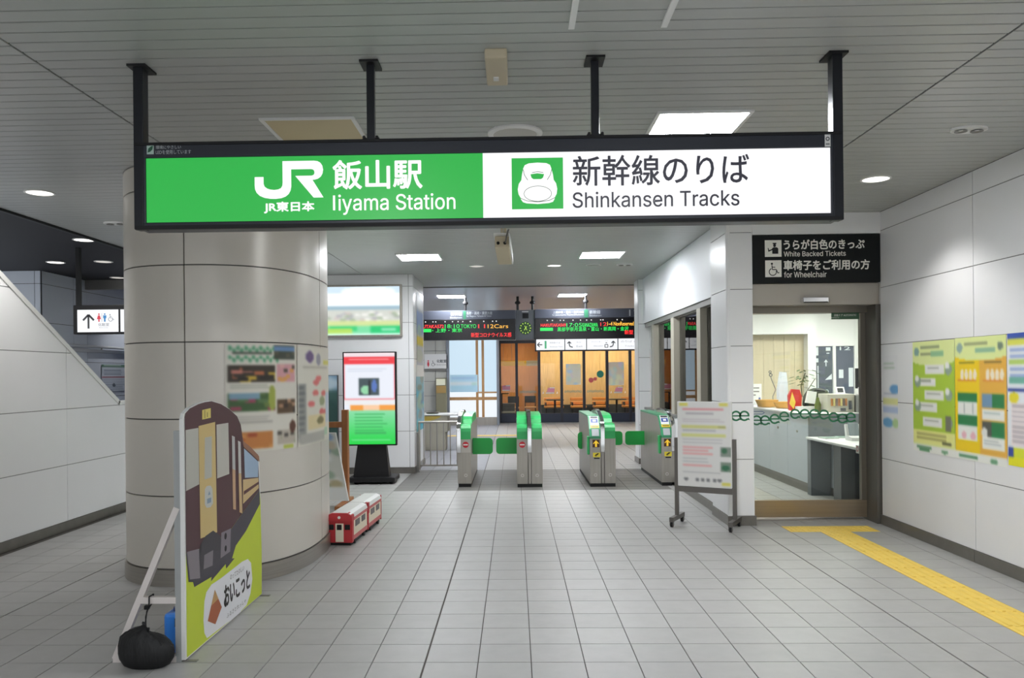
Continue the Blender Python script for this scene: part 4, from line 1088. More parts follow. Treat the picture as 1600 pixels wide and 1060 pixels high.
# ---- ticket office things
oc = thing('office_counter', 'long pale grey ticket counter with white top inside the office', 'counter', (4.3, 12.2, 0))
M_OC = mat('counter_grey', (196, 202, 210), .4)
part('top', MB().bbox(3.87, 4.75, 10.62, 13.9, 1.03, 1.06, .006), M_WHITE, oc)
for k in range(4):
    a = 10.65 + k * .8
    p_ = part('front_panel', MB().box(3.9, 3.93, a + .004, a + .796, .13, 1.03), M_OC, oc)
    part('lock', MB().tube((3.885, a + .4, .8), (3.9, a + .4, .8), .018, 10), M_STEEL, p_, True)
part('carcass', MB().box(3.93, 4.7, 10.66, 13.88, .0, 1.03), M_DARKG, oc)
part('kickboard', MB().box(3.91, 3.94, 10.65, 13.88, 0, .13), M_BASE, oc)
part('end_panel', MB().box(3.9, 5.4, 10.6, 10.655, 0, 1.06), mat('counter_dark', (112, 116, 122), .4), oc)
dk = thing('writing_desk', 'white topped grey writing desk with leaflets inside the office door', 'desk', (4.0, 9.8, 0))
part('top', MB().bbox(3.84, 5.2, 8.9, 10.58, .73, .76, .006), M_WHITE, dk)
part('leg', MB().box(3.86, 4.12, 10.46, 10.58, 0, .73), mat('counter_dark', (112, 116, 122), .4), dk)
part('leg', MB().box(3.86, 4.12, 9.5, 9.72, 0, .73), mat('counter_dark2', (92, 95, 100), .4), dk)
part('leg', MB().box(3.86, 4.12, 8.9, 9.0, 0, .73), mat('counter_dark', (112, 116, 122), .4), dk)
part('top_joint', MB().box(3.85, 5.2, 9.66, 9.668, .7585, .7605), M_GREY, dk)
part('modesty_panel', MB().box(4.13, 4.16, 8.9, 10.58, .1, .73), M_OC, dk)
part('kickboard', MB().box(4.12, 4.15, 8.9, 10.58, 0, .1), M_BASE, dk)
no = tag(build('prohibition_notice', MB().box(3.832, 3.838, 8.93, 9.02, .7, .79), M_WHITE), 'small white prohibition notice on the desk front edge', 'notice')
part('red_ring', MB().ring(8.975, .75, .022, .03, 3.83, '+x', 14), mat('no_entry_red', (205, 40, 55), .4), no)
for k, (x, y, rz) in enumerate(((4.02, 10.28, .1), (4.24, 10.36, -.15), (4.45, 10.2, .2))):
    t = thing('leaflet_stack', ['flat stack of leaflets at the far end of the writing desk', 'flat stack of leaflets in the middle of the writing desk', 'flat stack of leaflets behind the leaflet holder on the desk'][k], 'leaflets', (x, y, .76), 'leaflets on the writing desk', rz)
    part('paper', MB().box(-.09, .09, -.1, .1, 0, .012), M_WHITE, t)
    part('cover', MB().box(-.09, .09, -.1, .1, .012, .014), mat('leaflet_green', (170, 195, 180), .5), t)
    part('cover_photo', MB().rect(-.06, .06, -.08, .02, .0148, 'z'), mat('leaflet_dark', (95, 125, 110), .5), t)
lh = thing('leaflet_holder', 'white slanted leaflet holder standing on the writing desk', 'leaflet holder', (4.22, 9.95, .76))
part('tray', MB().prism([(9.83, .76), (10.02, .76), (10.06, .95), (10.03, .96), (9.97, .82), (9.83, .8)], 4.13, 4.31, 'x'), M_WHITE, lh)
part('leaflet', MB().prism([(9.955, .815), (9.975, .815), (10.025, .975), (10.005, .975)], 4.16, 4.28, 'x'), mat('leaflet_photo', (140, 150, 155), .5), lh)
# things on the counter
bk = thing('basket', 'round tan basket on the office counter under the paper bag', 'basket', (4.13, 12.25, 1.06))
part('bowl', MB().lathe([(.0, .01), (.12, .01), (.17, .1), (.16, .1), (.11, .02)], (4.13, 12.25, 1.06), 20), mat('basket_tan', (214, 166, 84), .7, bump=.3, scale=60), bk, True)
bk = thing('basket', 'round tan basket farther back on the counter, left of the paper bag', 'basket', (3.99, 12.66, 1.06))
part('bowl', MB().lathe([(.0, .01), (.13, .01), (.18, .12), (.17, .12), (.12, .02)], (3.99, 12.66, 1.06), 20), mat('basket_tan', (214, 166, 84), .7), bk, True)
bg = tag(build('paper_bag', MB().prism([(-.06, 0), (.06, 0), (.075, .3), (.05, .55), (-.02, .56), (-.07, .25)], 13.0, 13.15, 'y'), mat('bag_white', (225, 230, 240), .6)), 'tall white paper bag standing behind the tan basket on the counter', 'bag')
bg.location = (4.37, 0, 1.061)
dec = thing('wire_figure', 'thin twisted wire ornament next to the white paper bag', 'ornament', (4.2, 13.05, 1.06))
part('wire', MB().path([(4.22, 13.05, 1.06), (4.21, 13.05, 1.22), (4.26, 13.05, 1.33), (4.2, 13.05, 1.48), (4.18, 13.05, 1.54)], .008), M_GREY, dec)
part('loop', MB().ring(4.18, 1.57, .015, .03, 13.05, n=12).ring(4.17, 1.62, .012, .025, 13.05, n=12), M_DARKG, dec)
bt = thing('sanitizer_bottle', 'small blue labelled pump bottle at the left end of the counter', 'bottle', (3.95, 12.9, 1.06))
part('body', MB().lathe([(0, 0), (.035, 0), (.035, .1), (.015, .13), (.015, .15), (0, .15)], (3.95, 12.9, 1.06), 14), mat('bottle_blue', (70, 95, 165), .3), bt, True)
part('pump', MB().tube((3.95, 12.9, 1.21), (3.95, 12.9, 1.25), .008, 8).box(3.91, 3.96, 12.89, 12.91, 1.245, 1.26), M_WHITE, bt)
sn = thing('snack_bag', 'red and yellow snack packet standing on the counter', 'packet', (4.06, 11.6, 1.06))
part('packet', MB().prism([(-.09, 0), (.08, 0), (.09, .2), (.06, .3), (-.05, .31), (-.1, .22)], -.03, .03, 'y'), mat('packet_red', (200, 45, 40), .4), sn, local=True)
part('label_patch', MB().poly([(-.09, .1), (-.03, .02), (.0, .12), (-.05, .27)], -.032), mat('packet_yellow', (235, 205, 80), .4), sn, local=True)
sd = thing('drink_bottle', 'small pale blue bottle between the red packet and the dark bag', 'bottle', (4.17, 11.78, 1.06))
part('body', MB().lathe([(0, 0), (.035, 0), (.035, .14), (.014, .19), (.014, .22), (0, .22)], (4.17, 11.78, 1.06), 14), mat('bottle_pale', (170, 205, 225), .3), sd, True)
part('cap', MB().tube((4.17, 11.78, 1.27), (4.17, 11.78, 1.29), .017, 12), M_WHITE, sd)
db = thing('dark_backpack', 'dark olive backpack slumped on the counter behind the white packets', 'bag', (4.36, 11.5, 1.06))
bpm = MB(); bpm.lathe([(0, 0), (.16, 0), (.2, .08), (.19, .2), (.13, .29), (.05, .32), (0, .32)], (4.38, 11.6, 1.06), 16)
part('body', bpm, mat('bag_olive', (52, 58, 44), .8), db, True)
part('strap', MB().path([(4.16, 11.5, 1.1), (4.2, 11.45, 1.28), (4.3, 11.42, 1.36), (4.42, 11.42, 1.34)], .014), M_BLACK, db)
wb_ = thing('white_packet', 'white paper packet leaning against the dark olive backpack', 'packet', (4.19, 11.36, 1.06))
part('packet', MB().prism([(-.07, .12), (.06, .1), (.09, .27), (-.03, .29)], -.02, .02, 'y'), M_WHITE, wb_, local=True)
part('base', MB().box(-.22, .05, -.1, -.025, 0, .07), M_WHITE, wb_, local=True)
gp_ = thing('green_bottle', 'small green bottle beside the white packet on the counter', 'bottle', (4.2, 11.1, 1.06))
part('body', MB().lathe([(0, 0), (.04, 0), (.045, .1), (.02, .17), (.018, .2), (0, .2)], (4.2, 11.1, 1.06), 14), mat('bottle_green', (95, 105, 50), .4), gp_, True)
bx = thing('printed_crate', 'beige printed box with a row of books showing at the end of the counter', 'box', (4.55, 11.0, 1.06))
part('box', MB().bbox(4.260, 4.620, 10.9, 11.25, 1.06, 1.31, .006), mat('crate_beige', (188, 184, 170), .5), bx)
for k in range(7):
    part('book_spine', MB().box(4.30 + k * .032, 4.326 + k * .032, 10.893, 10.9, 1.15, 1.25), mat('spine_%d' % (k % 3), [(170, 110, 60), (205, 190, 120), (120, 100, 90)][k % 3], .5), bx)
part('label_plate', MB().box(4.430, 4.500, 10.894, 10.9, 1.08, 1.12).box(4.540, 4.580, 10.894, 10.9, 1.1, 1.22), M_DARKG, bx)
ca = thing('calculator_stand', 'small white framed display standing on the beige printed box', 'display', (4.56, 11.1, 1.31))
part('frame', MB().prism([(11.0, 1.31), (11.08, 1.31), (11.09, 1.405), (11.05, 1.405)], 4.42, 4.54, 'x'), M_WHITE, ca)
part('screen', MB().add([(4.44, 11.01, 1.33), (4.52, 11.01, 1.33), (4.52, 11.04, 1.39), (4.44, 11.04, 1.39)], [(0, 1, 2, 3)]), M_BLACK, ca)
pn = thing('printer_unit', 'grey office cabinet unit beyond the beige box', 'cabinet', (4.95, 10.95, 1.06))
part('body', MB().bbox(4.640, 5.100, 10.7, 11.2, 1.06, 1.3, .008), mat('printer_grey', (140, 140, 138), .5), pn)
part('drawer', MB().box(4.670, 5.000, 10.688, 10.7, 1.09, 1.17).box(4.670, 5.000, 10.688, 10.7, 1.19, 1.27), mat('printer_dark', (105, 105, 104), .5), pn)
mo = thing('computer_monitor', 'black computer monitor standing at the right edge of the office door view', 'monitor', (5.1, 11.1, 1.3))
part('screen', MB().bbox(4.730, 5.250, 11.1, 11.14, 1.38, 1.66, .006), M_BLACK, mo)
part('stand', MB().box(4.920, 5.020, 11.1, 11.16, 1.31, 1.42).box(4.820, 5.120, 11.02, 11.18, 1.3, 1.315), M_BLACK, mo)
cup = tag(build('pen_cup', MB().lathe([(0, 0), (.035, 0), (.04, .1), (.036, .1), (.03, .01)], (4.69, 10.85, 1.301), 14), mat('cup_white', (225, 215, 225), .4), None, True), 'small pale pen cup between the framed display and the monitor', 'cup')
ds_ = thing('indoor_plant', 'leafy green plant standing behind the counter by the dark office window', 'plant', (4.6, 12.8, 1.06))
part('pot', MB().lathe([(0, 0), (.08, 0), (.11, .16), (.1, .16), (.08, .12), (0, .12)], (4.6, 12.8, 1.06), 16), M_CREAM, ds_, True)
lv = MB()
for k in range(40):
    a = rng.random() * 2 * PI; r = .06 + .3 * rng.random(); z = 1.35 + .3 * rng.random(); c = Vector((4.6 + r * math.cos(a) * 1.3, 12.8 + r * math.sin(a), z))
    d_ = Vector((math.cos(a), math.sin(a), -.2)) * .09; s_ = Vector((-math.sin(a), math.cos(a), 0)) * .025
    lv.add([c - d_, c + s_, c + d_, c - s_], [(0, 1, 2, 3)])
o = part('foliage', lv, mat('leaf_green', (75, 100, 65), .6), ds_)
part('stem', MB().path([(4.6, 12.8, 1.18), (4.58, 12.8, 1.4), (4.65, 12.8, 1.6)], .008).path([(4.6, 12.8, 1.2), (4.8, 12.8, 1.5)], .006), mat('stem_brown', (80, 75, 50), .7), ds_)
lf = thing('standing_leaflets', 'pale notice sheets standing at the left end of the office wood wall', 'notice', (4.05, 13.6, 1.06))
part('sheet', MB().box(3.95, 4.2, 13.6, 13.61, 1.061, 1.42), M_WHITE, lf)
part('text_lines', MB().rect(3.98, 4.16, 1.34, 1.36, 13.597).rect(3.98, 4.16, 1.28, 1.3, 13.597).rect(3.98, 4.1, 1.22, 1.24, 13.597), M_GREY, lf)
for x, y, lab in ((3.3, 10.6, 'lit office ceiling panel just inside the glass door'), (3.3, 12.6, 'lit office ceiling panel by the window wall at the far end'), (5.4, 10.6, 'lit office ceiling panel above the desk end of the counter'), (5.4, 12.6, 'lit office ceiling panel before the dark office window')):
    t = thing('office_light', lab, 'ceiling light', (x, y, 2.75), 'ticket office ceiling lights')
    part('diffuser', MB().box(x - .3, x + .3, y - .3, y + .3, 2.735, 2.748), M_OLIT, t)
    part('frame', MB().box(x - .33, x + .33, y - .33, y + .33, 2.742, 2.751), M_WHITE, t)

# ---- right wall posters
def wall_poster(im, y0, y1, z0, z1, lab, d=RX - .004, name='poster', grp='posters on the right wall', bl=1):
    o = sheet(name, blur(im, bl), lambda s, t: (d + .0 , y1 + (y0 - y1) * s, z1 + (z0 - z1) * t), M_PRINT)
    return tag(o, lab, 'poster', grp)
G, Y_, O_, W_, DG = [176, 208, 60], [250, 214, 20], [240, 185, 75], [245, 246, 240], [40, 130, 75]
im = canvas(64, 84, [232, 242, 165])
pr(im, 0, .17, 1, .83, G); pd(im, .5, .12, .62, [232, 242, 165], .1)
plines(im, .2, .05, .75, .1, 1, [150, 165, 120]); plines(im, .2, .11, .6, .16, 1, [160, 170, 120]); pr(im, .45, .1, .75, .14, [150, 200, 150]); pd(im, .1, .09, .06, [130, 170, 160], .04)
for k, (x, y) in enumerate(((.32, .22), (.12, .33), (.3, .44), (.15, .55), (.25, .68))):
    pr(im, x, y, x + .45, y + .08, W_); plines(im, x + .05, y + .02, x + .38, y + .05, 1, [175, 180, 165])
    pd(im, (.85 if k % 2 == 0 else .12), y + .03, .08, [150, 170, 150], .05); pd(im, (.82 if k % 2 == 0 else .1), y + .0, .05, W_, .03)
pr(im, .78, .66, .9, .78, [120, 120, 105])
pr(im, .0, .8, 1, .92, [240, 240, 150]); plines(im, .1, .82, .85, .9, 2, [190, 185, 110]); pr(im, .7, .88, .9, .9, [110, 110, 70])
pr(im, 0, .925, 1, 1, W_); pr(im, .1, .94, .45, .96, [110, 160, 120]); pr(im, .15, .965, .4, .985, [90, 150, 105]); pd(im, .75, .96, .07, [120, 170, 130], .018)
wall_poster(im, 7.06, 7.79, .852, 1.895, 'yellow-green poster with white notes, left of the pair on the right wall')
im = canvas(64, 84, Y_)
pr(im, .5, 0, 1, 1, O_); pd(im, .5, .05, .75, [232, 242, 165], .14)
plines(im, .2, .05, .75, .1, 1, [160, 170, 120]); pr(im, .42, .095, .8, .13, [150, 195, 160]); pd(im, .1, .08, .06, [150, 180, 170], .04); pd(im, .88, .08, .05, [120, 140, 120], .03)
pr(im, .1, .2, .4, .215, [130, 120, 40]); pr(im, .6, .2, .9, .215, [120, 95, 50])
for x in (.1, .6):
    for k in range(4): pd(im, x + .05 + k * .085, .3, .035, [255, 240, 215], .05); 
    pr(im, x - .03, .345, x + .34, .352, [235, 140, 60])
pr(im, .06, .45, .46, .52, DG); pr(im, .06, .52, .46, .63, W_); pr(im, .06, .63, .46, .72, DG); pr(im, .06, .72, .46, .83, W_)
for x in (.18, .36): pr(im, x, .53, x + .02, .62, [160, 170, 165]); pd(im, x, .79, .05, [240, 190, 200], .03)
pr(im, .54, .45, .74, .56, [120, 155, 185]); pr(im, .74, .45, .95, .56, DG); pr(im, .54, .57, .95, .66, W_); plines(im, .58, .59, .9, .63, 1, [190, 205, 200])
pr(im, .54, .67, .72, .78, [85, 85, 80]); pd(im, .58, .75, .06, [235, 235, 230], .04); pr(im, .72, .67, .95, .78, DG); pr(im, .54, .79, .95, .88, W_)
plines(im, .58, .81, .9, .86, 2, [200, 205, 205])
pr(im, 0, .925, 1, 1, W_); pr(im, .08, .95, .45, .975, [90, 150, 105]); pd(im, .75, .965, .07, [110, 165, 125], .018)
wall_poster(im, 6.325, 7.055, .852, 1.9, 'yellow and orange poster with green boxes, right of the pair on the right wall')
im = canvas(64, 84, [240, 244, 248])
pr(im, 0, 0, 1, .05, [60, 90, 180]); pr(im, 0, .05, 1, .1, [225, 225, 90]); plines(im, .05, .12, .95, .4, 6, [165, 185, 225]); pr(im, .03, .2, .6, .24, [190, 220, 110]); pr(im, .03, .33, .5, .38, [120, 190, 170])
pr(im, 0, .42, 1, .445, [55, 75, 160]); pd(im, .1, .48, .08, [240, 225, 50], .04); pr(im, .06, .52, .34, .85, [245, 235, 235]); plines(im, .08, .54, .32, .84, 8, [200, 190, 195]); pr(im, .36, .47, .97, .86, [235, 150, 150]); plines(im, .4, .5, .95, .85, 6, [250, 225, 225])
pr(im, 0, .86, .1, .93, [50, 75, 165]); pr(im, .1, .86, 1, .93, [225, 230, 60]); pr(im, 0, .93, 1, 1, [240, 235, 40]); pr(im, .3, .945, .8, .965, [120, 130, 60])
wall_poster(im, 5.58, 6.31, .875, 1.905, 'white and blue poster cut by the right edge of the picture')
# strip of faint notices on the wall near the door
im = canvas(24, 90, [238, 238, 240])
plines(im, .1, .1, .8, .2, 2, [190, 205, 190]); pd(im, .75, .44, .3, [105, 165, 215], .06); plines(im, .1, .5, .9, .53, 1, [165, 170, 190]); pr(im, 0, .57, 1, .64, [230, 230, 160]); pr(im, 0, .68, 1, .76, [190, 205, 232]); pd(im, .3, .88, .35, [110, 170, 215], .06); pd(im, .8, .88, .2, [190, 220, 160], .06)
wall_poster(im, 8.1, 8.42, 1.0, 1.78, 'narrow pale notice with blue dots on the right wall next to the office door', grp='posters on the right wall', bl=3)

# ---- pillar posters (paper wrapped round the curved front)
def pil_poster(im, t0, t1, z0, z1, lab, o=.006):
    pts = [pil(t0 + (t1 - t0) * i / 60, o) for i in range(61)]
    s_ = [0]
    for a, b in zip(pts[:-1], pts[1:]): s_.append(s_[-1] + math.dist(a, b))
    ts = [t0 + (t1 - t0) * i / 60 for i in range(61)]
    def fn(s, t):
        tt = float(np.interp(s * s_[-1], s_, ts)); p = pil(tt, o)
        return (p[0], p[1], z1 + (z0 - z1) * t)
    ob = sheet('poster', blur(im, 2), fn, M_PRINT); return tag(ob, lab, 'poster', 'posters wrapped round the pillar')
im = canvas(72, 90, [222, 218, 206])
for r0, r1 in ((.03, .07), (.115, .155)):
    for k in range(14): pd(im, .05 + k * .045, (r0 + r1) / 2 + (.012 if k % 2 else -.012), .022, [90, 165, 120], .02)
plines(im, .08, .08, .58, .11, 1, [95, 100, 90], .95)
pphoto(im, .6, .02, .96, .15, [[70, 75, 65], [95, 90, 75]], 6); pr(im, .6, .02, .96, .07, [110, 145, 190])
pphoto(im, .04, .2, .62, .36, [[60, 52, 42], [190, 110, 70], [210, 175, 60], [205, 130, 115], [45, 40, 35]], 16)
pphoto(im, .65, .19, .96, .36, [[215, 160, 165], [225, 175, 170], [90, 80, 70], [225, 165, 90]], 8)
plines(im, .05, .38, .6, .42, 2, [180, 180, 165])
pphoto(im, .04, .46, .62, .63, [[70, 100, 60], [95, 125, 80], [165, 75, 95], [110, 130, 70]], 16); pr(im, .04, .46, .4, .51, [130, 165, 185])
pphoto(im, .65, .53, .96, .66, [[95, 75, 55], [60, 50, 45], [180, 140, 110]], 10); pd(im, .56, .5, .05, [165, 175, 80], .12)
plines(im, .05, .67, .6, .74, 3, [185, 180, 170])
pphoto(im, .04, .82, .58, .97, [[200, 130, 70], [215, 150, 85], [170, 80, 50]], 8)
pphoto(im, .64, .82, .97, .95, [[190, 180, 165], [85, 80, 75], [195, 100, 85], [165, 170, 140]], 10); pd(im, .9, .78, .06, [95, 60, 45], .06); pr(im, .74, .95, .92, .985, [190, 200, 80])
pil_poster(im, -math.radians(72.5), -math.radians(26.5), 1.03, 1.885, 'large food and scenery poster wrapped round the pillar front, left one')
im = canvas(48, 90, [225, 221, 208])
pd(im, .25, .1, .09, [110, 85, 135], .06); pd(im, .5, .12, .08, [150, 150, 165], .06); pr(im, .68, .13, .98, .18, [220, 215, 95]); plines(im, .1, .2, .9, .24, 1, [190, 185, 170])
for x, y in ((.5, .32), (.42, .36), (.4, .47), (.68, .48), (.28, .58), (.6, .67), (.74, .68)): pd(im, x, y, .09, [225, 115, 115], .03)
pr(im, .02, .38, .16, .95, [150, 150, 145]); plines(im, .03, .4, .15, .94, 9, [115, 118, 118])
pr(im, .2, .7, .75, .84, [228, 212, 165]); pd(im, .55, .76, .12, [130, 120, 80], .04); pd(im, .62, .56, .1, [150, 160, 120], .05); pr(im, .05, .88, .7, .98, [180, 178, 170]); pr(im, .7, .86, .85, .93, [175, 205, 175])
pr(im, .78, .48, 1, .8, [198, 208, 222])
pil_poster(im, -math.radians(25.5), math.radians(15), 1.03, 1.88, 'pale illustrated poster with red marks wrapped round the pillar edge, right one')

# ---- light box advertisement on the back wall
lb = thing('advertising_light_box', 'backlit landscape advertisement in a silver frame high on the back wall', 'light box', (-2.6, 13.05, 2.3))
fm = MB().box(-3.7, -1.845, 13.02, 13.1, 3.095, 3.125).box(-3.7, -1.845, 13.02, 13.1, 2.265, 2.295).box(-1.88, -1.845, 13.02, 13.1, 2.295, 3.095).box(-3.7, -3.665, 13.02, 13.1, 2.295, 3.095)
part('frame', fm, M_STEEL, lb)
im = canvas(90, 40, [250, 252, 254])
pr(im, 0, 0, 1, .16, [205, 225, 242]); pd(im, .7, .1, .25, [240, 246, 250], .1); pd(im, .35, .25, .3, [252, 252, 254], .12)
pr(im, 0, .4, 1, .47, [150, 180, 195]); pr(im, 0, .47, 1, .72, [205, 208, 200])
for k in range(40): pd(im, rng.random(), .52 + .16 * rng.random(), .03, [[175, 175, 180], [235, 235, 230], [165, 180, 155], [200, 190, 185]][k % 4], .025)
pr(im, 0, .7, 1, .8, [205, 218, 150]); pr(im, 0, .8, 1, .97, [120, 215, 160]); pr(im, .72, .8, 1, .96, [40, 195, 115]); pr(im, .34, .8, .6, .9, [60, 200, 120]); pr(im, .2, .86, .56, .94, [175, 215, 95])
pr(im, .82, .84, .96, .9, [150, 225, 185]); pr(im, 0, .96, 1, 1, [205, 240, 225])
part('x', MB().box(-3.67, -1.875, 13.06, 13.1, 2.29, 3.1), M_BLACK, lb).name = 'backing'
o = sheet('lit_face', blur(im, 2), flat_fn('-y', 13.045, -3.667, -1.878, 2.293, 3.097), M_LIGHTBOX, lb)

# ---- digital signage kiosk
ks = thing('digital_signage', 'black floor standing digital screen with red, white and green display', 'kiosk', (-2.18, 12.0, 0))
part('housing', MB().bbox(-2.59, -1.782, 11.9, 12.0, .57, 1.985, .006), M_BLACK, ks)
im = canvas(48, 86, [236, 240, 250])
pr(im, 0, 0, 1, .04, [245, 225, 230]); pr(im, 0, .045, 1, .125, [240, 60, 70]); plines(im, .1, .07, .9, .1, 1, [250, 150, 155], .95)
pr(im, 0, .125, .02, .5, [235, 90, 100]); pr(im, .98, .125, 1, .5, [235, 70, 85]); plines(im, .08, .17, .9, .22, 2, [215, 222, 236])
pr(im, .3, .28, .68, .47, [70, 85, 90]); pd(im, .42, .4, .1, [150, 215, 170], .05); pd(im, .58, .36, .05, [90, 120, 190], .07); pr(im, .47, .3, .52, .46, [40, 45, 50])
pr(im, 0, .495, 1, .51, [240, 120, 130]); pr(im, 0, .51, 1, .57, [238, 238, 240]); pr(im, .12, .57, 1, .63, [245, 160, 70]); pr(im, .38, .575, .68, .625, [250, 205, 165])
for j in range(54, 86):
    q = (j - 54) / 31.0; im[j, :] = [140 - 110 * q, 222 - 10 * q, 170 - 100 * q]
plines(im, .2, .66, .85, .9, 7, [60, 180, 95]); pr(im, .15, .945, .9, .955, [120, 225, 150])
sheet('screen', blur(im, 1), flat_fn('-y', 11.896, -2.568, -1.802, .592, 1.968), M_SCREEN, ks)
ft = MB().add([(-2.44, 11.88, .1), (-1.9, 11.88, .1), (-1.9, 12.1, .1), (-2.44, 12.1, .1), (-2.38, 11.93, .58), (-1.95, 11.93, .58), (-1.95, 12.05, .58), (-2.38, 12.05, .58)], [(3, 2, 1, 0), (4, 5, 6, 7), (0, 1, 5, 4), (1, 2, 6, 5), (2, 3, 7, 6), (3, 0, 4, 7)])
part('pedestal', ft, M_BLACK, ks)
part('base', MB().bbox(-2.5, -1.8, 11.78, 12.3, .03, .1, .012), M_BLACK, ks)
for x in (-2.4, -1.86):
    for y in (11.86, 12.2): part('castor', MB().tube((x - .015, y, .03), (x + .015, y, .03), .03, 12), M_BLACK, ks, True)

# ---- posters on the wall end
im = canvas(26, 60, [200, 205, 215])
pr(im, 0, .0, 1, .22, [225, 228, 236]); pd(im, .5, .15, .5, [250, 250, 252], .06); pr(im, 0, .25, 1, .55, [140, 165, 215]); pd(im, .4, .5, .35, [165, 195, 190], .08); pr(im, 0, .6, 1, .72, [225, 205, 40]); pd(im, .4, .85, .5, [200, 205, 190], .1)
def left_end_poster(im, y0, y1, z0, z1, lab):
    o = sheet('poster', blur(im, 2), lambda s, t: (-1.664, y0 + (y1 - y0) * s, z1 + (z0 - z1) * t), M_PRINT)
    return tag(o, lab, 'poster', 'posters on the wall end by the railing')
left_end_poster(im, 13.55, 14.45, 1.8, 3.05, 'upper blue and yellow poster on the wall end left of the railing')
im = canvas(26, 50, [135, 190, 205])
for k in range(26): pd(im, rng.random(), rng.random(), .22, [[120, 205, 215], [165, 195, 175], [175, 205, 225], [110, 150, 175], [85, 185, 210], [150, 165, 160]][k % 6], .09)
pd(im, .4, .2, .3, [130, 150, 135], .06); pd(im, .6, .92, .5, [70, 185, 210], .08)
left_end_poster(im, 13.4, 14.5, .66, 1.6, 'lower teal poster on the wall end left of the railing')

# ---- leaflet stand beside the pillar
st = thing('leaflet_stand', 'wooden leaflet stand with slanted leaflet board, half hidden behind the pillar', 'stand', (-2.35, 9.9, 0))
part('upright', MB().bbox(-2.165, -2.09, 9.85, 9.95, .0, 1.2, .006), M_WOODB, st)
part('upright', MB().bbox(-2.76, -2.70, 9.85, 9.95, .0, 1.2, .006), M_WOODB, st)
part('cross_rail', MB().box(-2.7, -2.165, 9.87, 9.93, .1, .16).box(-2.7, -2.165, 9.87, 9.93, .98, 1.05), M_WOODB, st)
part('foot', MB().bbox(-2.16, -2.09, 9.4, 10.2, .0, .07, .006), M_WOODB, st); part('foot', MB().bbox(-2.76, -2.70, 9.4, 10.2, .0, .07, .006), M_WOODB, st)
im = canvas(30, 60, [205, 208, 200])
for k in range(34): pd(im, rng.random(), rng.random(), .14, [[150, 170, 150], [175, 165, 130], [120, 130, 120], [225, 228, 225], [165, 185, 215], [190, 180, 160], [135, 160, 195]][k % 7], .06)
pr(im, 0, .8, 1, 1, [222, 226, 224])
bfn = lambda s, t: (-2.78 + .55 * s + .22 * t, 9.82 - .32 * t, .92 - .80 * t)
part('leaflet_board', MB().add([bfn(0, 0), bfn(1, 0), bfn(1, 1), bfn(0, 1)] + [(p[0], p[1] + .03, p[2]) for p in (bfn(0, 0), bfn(1, 0), bfn(1, 1), bfn(0, 1))], [(0, 1, 2, 3), (7, 6, 5, 4), (0, 4, 5, 1), (1, 5, 6, 2), (2, 6, 7, 3), (3, 7, 4, 0)]), M_WHITE, st)
sheet('leaflets', blur(im, 2), lambda s, t: (lambda p: (p[0], p[1] - .004, p[2] + .002))(bfn(s * .96 + .02, t * .98 + .01)), M_PRINT, st)
dp = thing('display_board', 'dark green poster board just showing behind the pillar, left of the kiosk', 'poster board', (-3.2, 12.85, .4))
part('board', MB().box(-3.7, -2.885, 12.88, 12.95, .35, 1.64), M_DARKG, dp)
im = canvas(24, 40, [60, 95, 90]); pr(im, 0, 0, 1, .2, [125, 160, 190]); pd(im, .8, .1, .2, [190, 210, 220], .08); pr(im, 0, .82, 1, 1, [190, 220, 230]); pd(im, .8, .5, .2, [45, 80, 75], .2)
sheet('print', blur(im, 2), flat_fn('-y', 12.875, -3.69, -2.895, .4, 1.63), M_PRINT, dp)
part('leg', MB().box(-2.93, -2.89, 12.88, 12.95, 0, .35), M_DARKG, dp); part('leg', MB().box(-3.69, -3.65, 12.88, 12.95, 0, .35), M_DARKG, dp)

